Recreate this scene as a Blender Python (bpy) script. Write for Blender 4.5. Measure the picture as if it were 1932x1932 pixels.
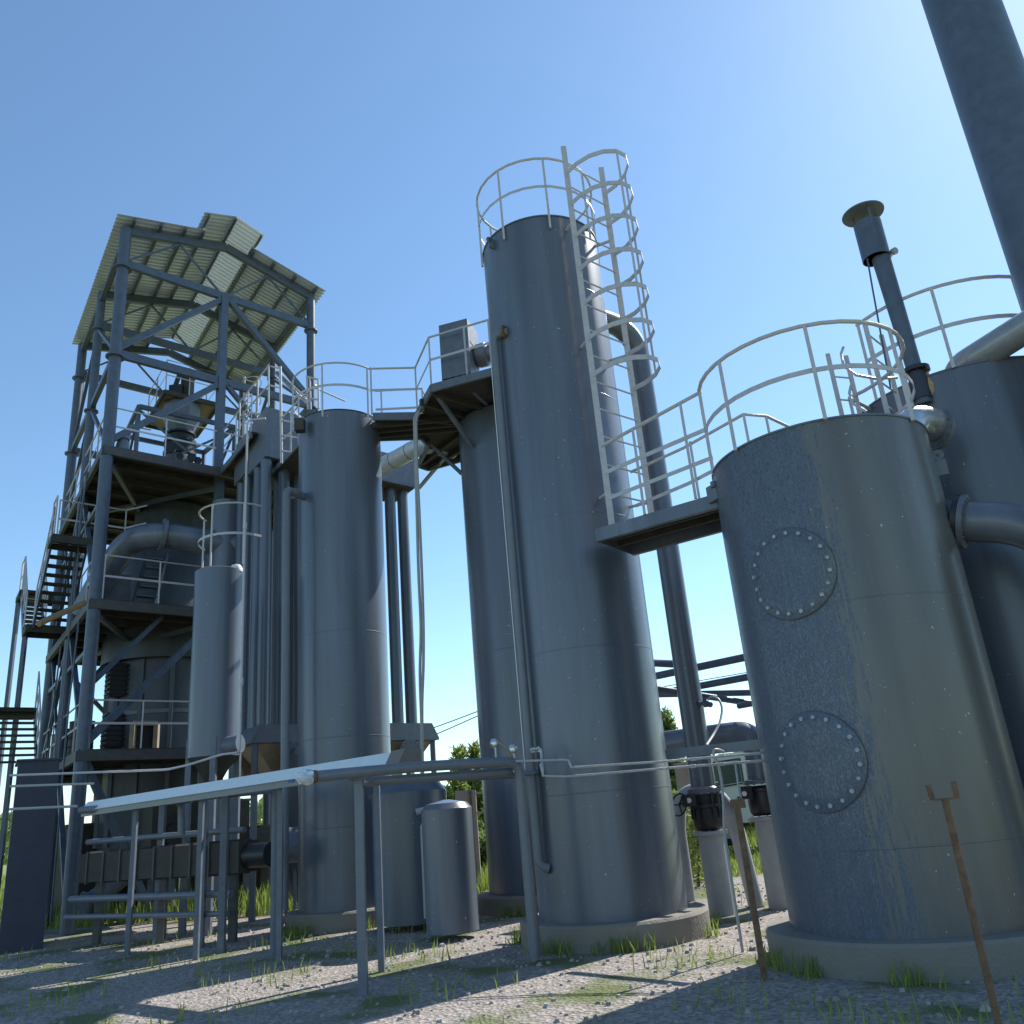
import bpy, math, random
from mathutils import Vector, Matrix
R = math.radians
sin, cos, pi = math.sin, math.cos, math.pi
for o in list(bpy.data.objects): bpy.data.objects.remove(o)
scene = bpy.context.scene
col = scene.collection
random.seed(7)
# ------------------------------------------------------------------ camera
CAMH = 1.6
FPX = 1600.0
PITCH = math.atan(564 / 1600.0); ROLL = -0.087
_F = Vector((0, cos(PITCH), sin(PITCH))); _U0 = Vector((0, -sin(PITCH), cos(PITCH))); _R0 = Vector((1, 0, 0))
_R = cos(ROLL) * _R0 + sin(ROLL) * _U0; _U = -sin(ROLL) * _R0 + cos(ROLL) * _U0
cd = bpy.data.cameras.new('camera'); cam = bpy.data.objects.new('camera', cd); col.objects.link(cam)
M = Matrix.Identity(4)
for i in range(3): M[i][0] = _R[i]; M[i][1] = _U[i]; M[i][2] = -_F[i]
M[0][3], M[1][3], M[2][3] = 0, 0, CAMH
cam.matrix_world = M
cd.sensor_width = 36; cd.sensor_fit = 'HORIZONTAL'; cd.lens = FPX / 1932 * 36
cd.clip_start = 0.05; cd.clip_end = 6000
scene.camera = cam
# ------------------------------------------------------------------ sky, sun, exposure
SUN_EL, SUN_AZ = R(45), R(46)            # azimuth measured from +Y towards +X
w = bpy.data.worlds.new("World"); scene.world = w; w.use_nodes = True
nt = w.node_tree; bg = nt.nodes['Background']
sky = nt.nodes.new('ShaderNodeTexSky'); sky.sky_type = 'NISHITA'; sky.sun_disc = False
sky.sun_elevation = SUN_EL; sky.sun_rotation = SUN_AZ
sky.air_density = 1.0; sky.dust_density = 0.2; sky.ozone_density = 1.2; sky.altitude = 150
tint = nt.nodes.new('ShaderNodeMix'); tint.data_type = 'RGBA'; tint.blend_type = 'MULTIPLY'; tint.inputs[0].default_value = 1; tint.inputs[7].default_value = (.83, .985, 1.03, 1)
nt.links.new(sky.outputs[0], tint.inputs[6]); nt.links.new(tint.outputs[2], bg.inputs[0]); bg.inputs[1].default_value = 0.138
sd = bpy.data.lights.new('sun', 'SUN'); sun = bpy.data.objects.new('sun', sd); col.objects.link(sun)
sd.energy = 5.0; sd.angle = R(0.53); sd.color = (1.0, 0.96, 0.9)
sv = Vector((sin(SUN_AZ) * cos(SUN_EL), cos(SUN_AZ) * cos(SUN_EL), sin(SUN_EL)))
sun.rotation_euler = sv.to_track_quat('Z', 'Y').to_euler(); sun.location = (20, 20, 40)
scene.view_settings.view_transform = 'Standard'; scene.view_settings.look = 'None'
scene.view_settings.exposure = 0.52; scene.view_settings.gamma = 1.0
scene.render.engine = 'CYCLES'; scene.render.resolution_x = 1024; scene.render.resolution_y = 1024

# ------------------------------------------------------------------ surveying helpers
def _ray(px, py): return (px - 966) * _R - (py - 966) * _U + FPX * _F
def PD(px, py, d):                       # point seen at photo position (px,py), horizontal distance d
    v = _ray(px, py); t = d / math.hypot(v.x, v.y); return Vector((v.x * t, v.y * t, v.z * t + CAMH))
def PZ(px, py, z):
    v = _ray(px, py); t = (z - CAMH) / v.z; return Vector((v.x * t, v.y * t, z))
def AZ(az, d, z): return Vector((d * sin(az), d * cos(az), z))
def _q(x0, y0, k): return lambda u, v: (x0 + k * u, y0 + k * v)
W1 = _q(37.7, 377.4, .3174); W2 = _q(37.7, 943.4, .3174); W3 = _q(542.4, 566, .26857); W4 = _q(542.4, 1061.3, .25635)
W5 = _q(872.6, 377.4, .25635); W6 = _q(1061.3, 1061.3, .25635); W7 = _q(1273.6, 377.4, .3223); W8 = _q(1273.6, 943.4, .3223)
V1 = _q(202.8, 636.8, .1587); V3 = _q(37.7, 919.8, .1587); V4 = _q(37.7, 1226.4, .1709); V5 = _q(330.2, 1226.4, .1709)
V6 = _q(636.8, 1344.3, .21974); V7 = _q(1226.4, 1367.9, .13428); V8 = _q(1556.6, 566, .24415)
def D(W, u, v, d): return PD(*W(u, v), d)
def V(*a): return Vector(a)

# ------------------------------------------------------------------ materials
def mat(name, base, rough=0.45, metal=0.0, var=0.12, scale=3.0, bump=0.0, bscale=30, stretch=(1, 1, 1), second=None, amount=0.5, spec=0.5, coat=0.0):
    m = bpy.data.materials.new(name); m.use_nodes = True; n = m.node_tree; L = n.links
    b = n.nodes['Principled BSDF']; b.inputs['Roughness'].default_value = rough; b.inputs['Metallic'].default_value = metal
    b.inputs['Specular IOR Level'].default_value = spec; b.inputs['Coat Weight'].default_value = coat
    tc = n.nodes.new('ShaderNodeTexCoord'); mp = n.nodes.new('ShaderNodeMapping'); mp.inputs['Scale'].default_value = stretch
    L.new(tc.outputs['Object'], mp.inputs[0])
    no = n.nodes.new('ShaderNodeTexNoise'); no.inputs['Scale'].default_value = scale; no.inputs['Detail'].default_value = 8; no.inputs['Roughness'].default_value = .6
    L.new(mp.outputs[0], no.inputs['Vector'])
    r = n.nodes.new('ShaderNodeValToRGB'); r.color_ramp.elements[0].position = .3; r.color_ramp.elements[1].position = .72
    d = [max(0, c * (1 - var)) for c in base]; l = [min(1, c * (1 + var)) for c in base]
    if second: l = [c * amount + k * (1 - amount) for c, k in zip(second, base)]
    r.color_ramp.elements[0].color = (*d, 1); r.color_ramp.elements[1].color = (*l, 1)
    L.new(no.outputs[0], r.inputs[0]); L.new(r.outputs[0], b.inputs['Base Color'])
    rr = n.nodes.new('ShaderNodeMapRange'); rr.inputs[3].default_value = max(.02, rough - .08); rr.inputs[4].default_value = min(1, rough + .12)
    L.new(no.outputs[0], rr.inputs[0]); L.new(rr.outputs[0], b.inputs['Roughness'])
    if bump:
        n2 = n.nodes.new('ShaderNodeTexNoise'); n2.inputs['Scale'].default_value = bscale; n2.inputs['Detail'].default_value = 4
        L.new(mp.outputs[0], n2.inputs['Vector'])
        bp = n.nodes.new('ShaderNodeBump'); bp.inputs['Strength'].default_value = bump; bp.inputs['Distance'].default_value = .02
        L.new(n2.outputs[0], bp.inputs['Height']); L.new(bp.outputs[0], b.inputs['Normal'])
    return m

def tank_paint(name, base, streak=0.25, seed=0.0, rough=.33, waves=.4):
    """glossy enamel on rolled plate: faint rain streaks with soft reflections painted in, chalking, plate waviness, rust specks"""
    m = bpy.data.materials.new(name); m.use_nodes = True; n = m.node_tree; L = n.links
    b = n.nodes['Principled BSDF']; b.inputs['Specular IOR Level'].default_value = .6; b.inputs['Coat Weight'].default_value = .22; b.inputs['Coat Roughness'].default_value = .2
    tc = n.nodes.new('ShaderNodeTexCoord')
    def noise(sc, stretch, detail=6, rgh=.6, off=0):
        mp = n.nodes.new('ShaderNodeMapping'); mp.inputs['Scale'].default_value = stretch; mp.inputs['Location'].default_value = (seed + off, seed * 1.7, off)
        L.new(tc.outputs['Object'], mp.inputs[0]); t = n.nodes.new('ShaderNodeTexNoise'); t.inputs['Scale'].default_value = sc
        t.inputs['Detail'].default_value = detail; t.inputs['Roughness'].default_value = rgh; L.new(mp.outputs[0], t.inputs['Vector']); return t
    def mix(fac, a, c, fv=None, mode='MIX'):
        x = n.nodes.new('ShaderNodeMix'); x.data_type = 'RGBA'; x.blend_type = mode
        if fac is not None: L.new(fac, x.inputs[0])
        else: x.inputs[0].default_value = fv
        for s, i in ((a, 6), (c, 7)):
            if isinstance(s, tuple): x.inputs[i].default_value = (*s, 1)
            else: L.new(s, x.inputs[i])
        return x.outputs[2]
    def ramp(src, p0, p1, hi=1.0):
        q = n.nodes.new('ShaderNodeMapRange'); q.inputs[1].default_value = p0; q.inputs[2].default_value = p1; q.inputs[4].default_value = hi
        L.new(src, q.inputs[0]); return q.outputs[0]
    st = noise(2.2, (1, 1, .06)); big = noise(.7, (1, 1, .5), 3); sp = noise(26, (1, 1, .8), 2, .5, 3.1)
    dark = tuple(c * .68 for c in base); light = tuple(min(1, c * 1.28 + .006) for c in base)
    c = mix(ramp(st.outputs[0], .35, .7), dark, light)  # streak contrast also paints in soft vertical reflections
    c = mix(ramp(big.outputs[0], .4, .65, streak), c, tuple(x * k for x, k in zip(base, (1.15, 1.02, .88))))
    c = mix(ramp(sp.outputs[0], .735, .76), c, (.42, .44, .42))
    run = noise(7, (1, 1, .035), 4, .7, 21); runm = noise(1.1, (1, 1, .4), 3, .5, 33)
    rm = n.nodes.new('ShaderNodeMath'); rm.operation = 'MULTIPLY'; L.new(ramp(run.outputs[0], .52, .72), rm.inputs[0]); L.new(ramp(runm.outputs[0], .42, .62, .55), rm.inputs[1])
    c = mix(rm.outputs[0], c, tuple(k * q for k, q in zip(base, (.72, .62, .50))))
    sp2 = noise(17, (1, 1, .35), 3, .5, 9.3)
    c = mix(ramp(sp2.outputs[0], .75, .78, .7), c, (.09, .055, .035))
    L.new(c, b.inputs['Base Color'])
    L.new(ramp(st.outputs[0], .2, .8), b.inputs['Roughness'])
    q = n.nodes.new('ShaderNodeMapRange'); q.inputs[3].default_value = rough - .07; q.inputs[4].default_value = rough + .12; L.new(st.outputs[0], q.inputs[0]); L.new(q.outputs[0], b.inputs['Roughness'])
    wv = noise(1.3, (1, 1, .22), 2, .4, 5); fine = noise(160, (1, 1, 1), 2)
    ad = n.nodes.new('ShaderNodeMath'); ad.operation = 'MULTIPLY_ADD'; L.new(fine.outputs[0], ad.inputs[0]); ad.inputs[1].default_value = .012; L.new(wv.outputs[0], ad.inputs[2])
    bp = n.nodes.new('ShaderNodeBump'); bp.inputs['Strength'].default_value = waves; bp.inputs['Distance'].default_value = .03
    L.new(ad.outputs[0], bp.inputs['Height']); L.new(bp.outputs[0], b.inputs['Normal'])
    return m, n, c, noise, mix, ramp, tc, b

PAINT = (.106, .128, .168)
m_tank = tank_paint('blue_grey_enamel', PAINT, seed=1)[0]
m_tank2 = tank_paint('blue_grey_enamel_b', (.094, .116, .156), seed=7)[0]
m_steel = mat('painted_steel', (.118, .135, .168), .42, var=.2, scale=6, bump=.08)
m_frame = mat('frame_paint', (.078, .10, .145), .42, var=.2, scale=6, bump=.1)
m_dark = mat('dark_deck_steel', (.045, .043, .04), .7, var=.3, scale=5, second=(.085, .07, .05), amount=.6)
m_vessel = mat('dark_vessel_paint', (.055, .066, .085), .45, var=.35, scale=2.5, stretch=(1, 1, .25), bump=.1)  # darker paint with vertically stretched mottling
m_edge = mat('weathered_edge_steel', (.07, .075, .085), .6, var=.25, scale=6, second=(.13, .10, .07), amount=.5)
m_rail = mat('pale_rail_paint', (.50, .49, .53), .4, var=.16, scale=14, second=(.62, .55, .46), amount=.35, bump=.1)
m_galv = mat('galvanised_sheet', (.70, .77, .93), .30, metal=.3, var=.10, scale=7, second=(.60, .63, .74), amount=.5)
m_silver = mat('aluminium_jacket', (.62, .64, .64), .26, metal=.85, var=.08, scale=4)
m_gloss = mat('glossy_grey_pipe', (.22, .235, .25), .22, var=.1, scale=5, spec=.8, coat=.4)
m_lgrey = mat('light_grey_pipe', (.36, .37, .38), .4, var=.12, scale=5)
m_bright = mat('pale_silver_paint', (.55, .57, .60), .28, metal=.15, var=.08, scale=6, spec=.7)
m_white = mat('white_enamel', (.78, .82, .82), .4, var=.06, scale=9, second=(.6, .62, .58), amount=.5)
m_pipe = mat('steel_blue_pipe', (.15, .18, .22), .34, var=.18, scale=9, second=(.20, .17, .16), amount=.4)
m_thin = mat('bare_thin_pipe', (.44, .44, .43), .35, metal=.4, var=.15, scale=18)
m_rust = mat('rusty_steel', (.15, .085, .05), .85, var=.35, scale=14, second=(.24, .15, .085), amount=.8, bump=.4, bscale=60)
m_black = mat('black_cast_iron', (.018, .018, .022), .4, var=.3, scale=20, bump=.15)
m_tan = mat('warm_tan', (.30, .235, .155), .6, var=.18, scale=6)
m_ochre = mat('ochre_painted_tube', (.27, .17, .08), .6, var=.2, scale=8)
m_bolt = mat('weathered_bolt', (.34, .37, .39), .5, metal=.2, var=.35, scale=35)
m_navy = mat('navy_sheet', (.035, .04, .065), .55, var=.2, scale=5)
m_hose = mat('grey_hose', (.36, .36, .36), .5, var=.12, scale=20)
m_face = mat('gauge_face', (.72, .72, .68), .3, var=.05)
m_blue = mat('blue_plastic', (.03, .12, .26), .35, var=.1)
m_conc = mat('weathered_concrete', (.30, .285, .255), .9, var=.3, scale=3.2, second=(.17, .15, .12), amount=.8, bump=.6, bscale=28)
m_wall = mat('dusty_wall', (.30, .25, .21), .9, var=.15, scale=3)
m_cable = mat('dark_cable', (.05, .05, .055), .6, var=.1)
m_wood = mat('wood_bark', (.13, .10, .07), .9, var=.3, scale=12)
m_van = mat('white_van_paint', (.66, .69, .66), .3, var=.05, scale=3, coat=.3)
m_tyre = mat('tyre_rubber', (.02, .02, .02), .9, var=.2)
m_sack = mat('sackcloth', (.45, .30, .17), .9, var=.2, scale=30, bump=.4)
gl = bpy.data.materials.new('green_tinted_glass'); gl.use_nodes = True; _b = gl.node_tree.nodes['Principled BSDF']
_b.inputs['Base Color'].default_value = (.09, .11, .10, 1); _b.inputs['Roughness'].default_value = .06; _b.inputs['Specular IOR Level'].default_value = .9
pl = bpy.data.materials.new('clear_plastic_wrap'); pl.use_nodes = True; _b = pl.node_tree.nodes['Principled BSDF']
_b.inputs['Base Color'].default_value = (.8, .84, .86, 1); _b.inputs['Roughness'].default_value = .15; _b.inputs['Transmission Weight'].default_value = .45

def leaf_mat(name, a, b2):
    m = bpy.data.materials.new(name); m.use_nodes = True; n = m.node_tree; L = n.links; b = n.nodes['Principled BSDF']
    tc = n.nodes.new('ShaderNodeTexCoord'); no = n.nodes.new('ShaderNodeTexNoise'); no.inputs['Scale'].default_value = 2.3; no.inputs['Detail'].default_value = 5
    L.new(tc.outputs['Object'], no.inputs['Vector']); r = n.nodes.new('ShaderNodeValToRGB')
    r.color_ramp.elements[0].position = .35; r.color_ramp.elements[1].position = .65
    r.color_ramp.elements[0].color = (*a, 1); r.color_ramp.elements[1].color = (*b2, 1)
    L.new(no.outputs[0], r.inputs[0]); L.new(r.outputs[0], b.inputs['Base Color']); b.inputs['Roughness'].default_value = .55
    tr = n.nodes.new('ShaderNodeBsdfTranslucent'); L.new(r.outputs[0], tr.inputs[0]); mx = n.nodes.new('ShaderNodeMixShader'); mx.inputs[0].default_value = .4
    L.new(b.outputs[0], mx.inputs[1]); L.new(tr.outputs[0], mx.inputs[2]); L.new(mx.outputs[0], n.nodes['Material Output'].inputs[0])
    return m
m_leaf = leaf_mat('willow_leaf', (.12, .18, .05), (.26, .34, .10))
m_leaf2 = leaf_mat('bush_leaf', (.16, .22, .05), (.32, .38, .10))
m_grass = leaf_mat('grass_blade', (.18, .25, .05), (.34, .40, .09))

# ------------------------------------------------------------------ mesh builder
LOC = {}
def frame_of(d):
    d = d.normalized(); a = Vector((0, 0, 1)) if abs(d.z) < .95 else Vector((1, 0, 0))
    x = d.cross(a).normalized(); y = x.cross(d).normalized(); return x, y, d
class MB:
    def __init__(s): s.v = []; s.f = []
    def add(s, vs, fs):
        k = len(s.v); s.v += [Vector(q) for q in vs]; s.f += [tuple(i + k for i in f) for f in fs]; return s
    def obox(s, c, ax, ay, az):                                       # centre and half-axis vectors
        c, ax, ay, az = map(Vector, (c, ax, ay, az)); vs = [c + i * ax + j * ay + k * az for k in (-1, 1) for j in (-1, 1) for i in (-1, 1)]
        fs = [(0, 2, 3, 1), (4, 5, 7, 6), (0, 1, 5, 4), (2, 6, 7, 3), (0, 4, 6, 2), (1, 3, 7, 5)]
        if ax.cross(ay).dot(az) < 0: fs = [f[::-1] for f in fs]
        return s.add(vs, fs)
    def bar(s, a, b, w, h=None, side=None):                           # rectangular bar from a to b, w across, h upright
        a, b = Vector(a), Vector(b); h = h or w; x, y, d = frame_of(b - a)
        if side is not None: x = (Vector(side) - d * d.dot(Vector(side))).normalized(); y = d.cross(x)
        return s.obox((a + b) / 2, x * w / 2, y * h / 2, (b - a) / 2)
    def tube(s, pts, r, n=12, cap=True, rf=None):
        pts = [Vector(p) for p in pts]; k = len(s.v); N = len(pts); x0 = None
        for i, p in enumerate(pts):
            t = (pts[min(i + 1, N - 1)] - pts[max(i - 1, 0)]).normalized()
            if x0 is None: x0, y0, _ = frame_of(t)
            x0 = (x0 - t * x0.dot(t)).normalized(); y0 = t.cross(x0); rr = rf[i] if rf else r
            for j in range(n): a = 2 * pi * j / n; s.v.append(p + x0 * cos(a) * rr + y0 * sin(a) * rr)
        for i in range(N - 1):
            for j in range(n): s.f.append((k + i * n + j, k + i * n + (j + 1) % n, k + (i + 1) * n + (j + 1) % n, k + (i + 1) * n + j))
        if cap: s.f.append(tuple(k + j for j in range(n))[::-1]); s.f.append(tuple(k + (N - 1) * n + j for j in range(n)))
        return s
    def cyl(s, a, b, r, r2=None, n=24): return s.tube([a, b], r, n, rf=[r, r if r2 is None else r2])
    def lathe(s, c, prof, n=64, axis=None):                           # prof: (radius, height) from bottom up
        c = Vector(c); x, y, d = (Vector((1, 0, 0)), Vector((0, 1, 0)), Vector((0, 0, 1))) if axis is None else frame_of(Vector(axis))
        if axis is not None and x.cross(y).dot(d) < 0: y = -y
        k = len(s.v)
        for r, h in prof:
            for j in range(n): a = 2 * pi * j / n; s.v.append(c + x * cos(a) * r + y * sin(a) * r + d * h)
        for i in range(len(prof) - 1):
            for j in range(n): s.f.append((k + i * n + j, k + i * n + (j + 1) % n, k + (i + 1) * n + (j + 1) % n, k + (i + 1) * n + j))
        if prof[0][0] > 1e-4: s.f.append(tuple(k + j for j in range(n))[::-1])
        if prof[-1][0] > 1e-4: s.f.append(tuple(k + (len(prof) - 1) * n + j for j in range(n)))
        return s
    def prism(s, poly, z0, z1):                                       # plan polygon between heights
        a = sum(poly[i][0] * poly[(i + 1) % len(poly)][1] - poly[(i + 1) % len(poly)][0] * poly[i][1] for i in range(len(poly)))
        if a < 0: poly = poly[::-1]
        n = len(poly); vs = [(p[0], p[1], z0) for p in poly] + [(p[0], p[1], z1) for p in poly]
        return s.add(vs, [tuple(range(n))[::-1], tuple(range(n, 2 * n))] + [(i, (i + 1) % n, n + (i + 1) % n, n + i) for i in range(n)])
    def flange(s, c, d, r, t=.03, bolts=8, br=.012):
        c = Vector(c); d = Vector(d).normalized(); s.cyl(c - d * t / 2, c + d * t / 2, r, n=28); x, y, _ = frame_of(d)
        for i in range(bolts):
            a = 2 * pi * (i + .5) / bolts; q = c + (x * cos(a) + y * sin(a)) * r * .84; s.cyl(q - d * (t / 2 + br), q + d * (t / 2 + br), br, n=6)
        return s
    def build(s, name, m, parent=None, angle=35):
        root = parent; off = Vector((0, 0, 0))
        if parent is not None: off = LOC[parent.name]
        me = bpy.data.meshes.new(name); me.from_pydata([v - off for v in s.v], [], s.f); me.materials.append(m); me.update()
        me.shade_smooth(); me.set_sharp_from_angle(angle=R(angle))
        o = bpy.data.objects.new(name, me); col.objects.link(o)
        if parent is not None: o.parent = parent
        LOC[o.name] = off
        return o
def tag(o, label, cat, group=None, kind=None):
    if label: o['label'] = label
    if cat: o['category'] = cat
    if group: o['group'] = group
    if kind: o['kind'] = kind
    return o
def thing(name, loc, label, cat, group=None):
    o = bpy.data.objects.new(name, None); o.empty_display_size = .3; col.objects.link(o); o.location = loc; LOC[o.name] = Vector(loc); return tag(o, label, cat, group)
def fillet(pts, r, n=6):
    pts = [Vector(p) for p in pts]; out = [pts[0]]
    for i in range(1, len(pts) - 1):
        a, p, b = pts[i - 1], pts[i], pts[i + 1]; da = (a - p); db = (b - p); la, lb = da.length, db.length; k = min(r, la * .48, lb * .48)
        A = p + da / la * k; B = p + db / lb * k
        for j in range(n + 1): t = j / n; out.append(A * (1 - t) ** 2 + p * 2 * t * (1 - t) + B * t * t)
    out.append(pts[-1]); return out
def arc(cx, cy, r, a0, a1, z, n=12): return [Vector((cx + r * cos(R(a0 + (a1 - a0) * i / n)), cy + r * sin(R(a0 + (a1 - a0) * i / n)), z)) for i in range(n + 1)]
def flat_rail(mb, pts, h=.05, t=.01):
    for i in range(len(pts) - 1): mb.bar(pts[i], pts[i + 1], t, h)
def railing(parent, path, h=1.1, posts=None, r=.022, mids=(.55,), m=None, zfn=None, flat=.05):
    """path: floor-level points. handrail tube + flat mid rail(s) + a post mesh per post"""
    m = m or m_rail; path = [Vector(p) for p in path]; up = Vector((0, 0, 1))
    MB().tube([p + up * h for p in path], r, 8).build('handrail', m, parent)
    for q in mids:
        b = MB(); flat_rail(b, [p + up * q for p in path], flat, .008); b.build('mid_rail', m, parent)
    for p in (posts if posts is not None else path):
        p = Vector(p); MB().bar(p, p + up * h, .035, .035, side=(p.y, -p.x, 0)).build('post', m, parent)
def cylhit(px, py, cx, cy, r):
    v = _ray(px, py); a = v.x ** 2 + v.y ** 2; b = -(v.x * cx + v.y * cy); c = cx * cx + cy * cy - r * r
    t = (-b - math.sqrt(max(b * b - a * c, 0))) / a; return Vector((v.x * t, v.y * t, v.z * t + CAMH))

# ================================================================== SETTING
def ground_z(x, y):
    # flat yard, field rising very gently behind the plant
    t = max(0, min(1, (y - 20) / 30)); t = t * t * (3 - 2 * t)
    return .55 * t + (0.25 * sin(x * .05) * sin(y * .04) if y > 60 else 0) * min(1, (y - 60) / 60 if y > 60 else 0)
g = MB(); xs = [-3000, -900, -300, -120] + [x * 3 for x in range(-26, 27)] + [120, 300, 900, 3000]; ys = [-600, -120, -30] + [y * 2.5 for y in range(-4, 40)] + [110, 140, 200, 300, 500, 900, 1800, 4000]
vs = [(x, y, ground_z(x, y)) for y in ys for x in xs]; nx = len(xs)
g.add(vs, [(j * nx + i, j * nx + i + 1, (j + 1) * nx + i + 1, (j + 1) * nx + i) for j in range(len(ys) - 1) for i in range(nx - 1)])
m_field = mat('meadow_soil', (.17, .21, .06), .95, var=.3, scale=.8, second=(.28, .29, .11), amount=.8, bump=.6, bscale=9)
tag(g.build('ground', m_field), None, None, kind='structure')
yard = MB(); poly = [(-16, -4), (9, -4), (11, 14), (9.5, 17.5), (2, 19.2), (-3, 21.5), (-5, 36), (-24, 38), (-26, 8)]  # stretch behind the steel frame added to bounce light onto its roof
yard.prism([(x, y) for x, y in poly], -.3, .004)
m_gravel = bpy.data.materials.new('gravel'); m_gravel.use_nodes = True
n = m_gravel.node_tree; b = n.nodes['Principled BSDF']; tc = n.nodes.new('ShaderNodeTexCoord')
vo = n.nodes.new('ShaderNodeTexVoronoi'); vo.inputs['Scale'].default_value = 26; n.links.new(tc.outputs['Object'], vo.inputs['Vector'])
no = n.nodes.new('ShaderNodeTexNoise'); no.inputs['Scale'].default_value = .9; no.inputs['Detail'].default_value = 8; n.links.new(tc.outputs['Object'], no.inputs['Vector'])
r1 = n.nodes.new('ShaderNodeValToRGB'); r1.color_ramp.elements[0].color = (.15, .13, .115, 1); r1.color_ramp.elements[1].color = (.42, .37, .33, 1); n.links.new(vo.outputs['Color'], r1.inputs[0])
mx = n.nodes.new('ShaderNodeMix'); mx.data_type = 'RGBA'; mp = n.nodes.new('ShaderNodeMapRange'); mp.inputs[1].default_value = .5; mp.inputs[2].default_value = .62
n.links.new(no.outputs[0], mp.inputs[0]); n.links.new(mp.outputs[0], mx.inputs[0]); n.links.new(r1.outputs[0], mx.inputs[6]); mx.inputs[7].default_value = (.12, .14, .05, 1)
n.links.new(mx.outputs[2], b.inputs['Base Color']); b.inputs['Roughness'].default_value = .95
bp = n.nodes.new('ShaderNodeBump'); bp.inputs['Strength'].default_value = .9; bp.inputs['Distance'].default_value = .03; n.links.new(vo.outputs['Distance'], bp.inputs['Height']); n.links.new(bp.outputs[0], b.inputs['Normal'])
tag(yard.build('gravel_yard', m_gravel), None, None, kind='structure')

# ================================================================== TANKS
def shell(cx, cy, r, z0, z1, lid=.03, n=96):
    return MB().lathe((cx, cy, 0), [(r, z0), (r, z1)], n)
def seams(parent, cx, cy, r, zs, m):
    for z in zs: MB().lathe((cx, cy, 0), [(r - .002, z - .012), (r + .002, z - .006), (r + .002, z + .006), (r - .002, z + .012)], 96).build('weld_seam', m, parent)
def pad(cx, cy, r, name='concrete_plinth', label=''):
    return tag(MB().lathe((cx, cy, 0), [(r, .0), (r, .26), (r - .03, .29)], 64).build(name, m_conc), label, 'plinth')

# --- tank A : the big one on the right
AX, AY, AR, AT = 3.607, 9.273, 1.2, 5.17
mA, n, cA, noise, mix, ramp, tcA, bA = tank_paint('patched_enamel', (.116, .121, .119), seed=3, waves=.3)
# local axes: camera sees +e to the right of the axis
sep = n.nodes.new('ShaderNodeSeparateXYZ'); n.links.new(tcA.outputs['Object'], sep.inputs[0])
def math_(op, a, b_, n=n):
    q = n.nodes.new('ShaderNodeMath'); q.operation = op
    for s, i in ((a, 0), (b_, 1)):
        if isinstance(s, (int, float)): q.inputs[i].default_value = s
        elif s is not None: n.links.new(s, q.inputs[i])
    return q.outputs[0]
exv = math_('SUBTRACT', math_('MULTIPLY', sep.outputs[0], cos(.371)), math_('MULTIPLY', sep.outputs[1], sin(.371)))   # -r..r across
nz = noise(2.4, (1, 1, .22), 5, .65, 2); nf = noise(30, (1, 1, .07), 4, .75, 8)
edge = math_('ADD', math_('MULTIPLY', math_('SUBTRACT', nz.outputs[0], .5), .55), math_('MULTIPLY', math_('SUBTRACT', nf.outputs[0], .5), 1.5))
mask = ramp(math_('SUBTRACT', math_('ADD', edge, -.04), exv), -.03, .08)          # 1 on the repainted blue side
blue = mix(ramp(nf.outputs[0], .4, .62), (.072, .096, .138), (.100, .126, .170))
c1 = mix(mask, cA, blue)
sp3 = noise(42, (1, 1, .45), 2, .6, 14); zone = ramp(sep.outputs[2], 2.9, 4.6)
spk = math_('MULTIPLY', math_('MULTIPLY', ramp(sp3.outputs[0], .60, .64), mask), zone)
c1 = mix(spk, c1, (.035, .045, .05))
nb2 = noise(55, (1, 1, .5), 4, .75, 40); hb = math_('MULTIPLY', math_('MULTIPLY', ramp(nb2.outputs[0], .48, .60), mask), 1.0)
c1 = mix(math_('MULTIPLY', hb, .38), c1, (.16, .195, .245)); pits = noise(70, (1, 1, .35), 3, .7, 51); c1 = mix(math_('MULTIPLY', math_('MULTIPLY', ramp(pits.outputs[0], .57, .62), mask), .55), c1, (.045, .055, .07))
bq = n.nodes.new('ShaderNodeBump'); bq.inputs['Strength'].default_value = .55; bq.inputs['Distance'].default_value = .012
n.links.new(hb, bq.inputs['Height']); n.links.new(bA.inputs['Normal'].links[0].from_socket, bq.inputs['Normal']); n.links.new(bq.outputs[0], bA.inputs['Normal'])
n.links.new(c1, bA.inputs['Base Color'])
A = thing('storage_tank', (AX, AY, 0), 'big patchy grey tank at the right with two round bolted covers on its wall', 'tank')
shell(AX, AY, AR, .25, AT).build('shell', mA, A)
MB().lathe((AX, AY, 0), [(AR + .012, AT), (AR + .012, AT + .02), (.05, AT + .12)], 96).build('lid', m_tank, A)
seams(A, AX, AY, AR, (3.27, 1.02), mA)
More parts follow.
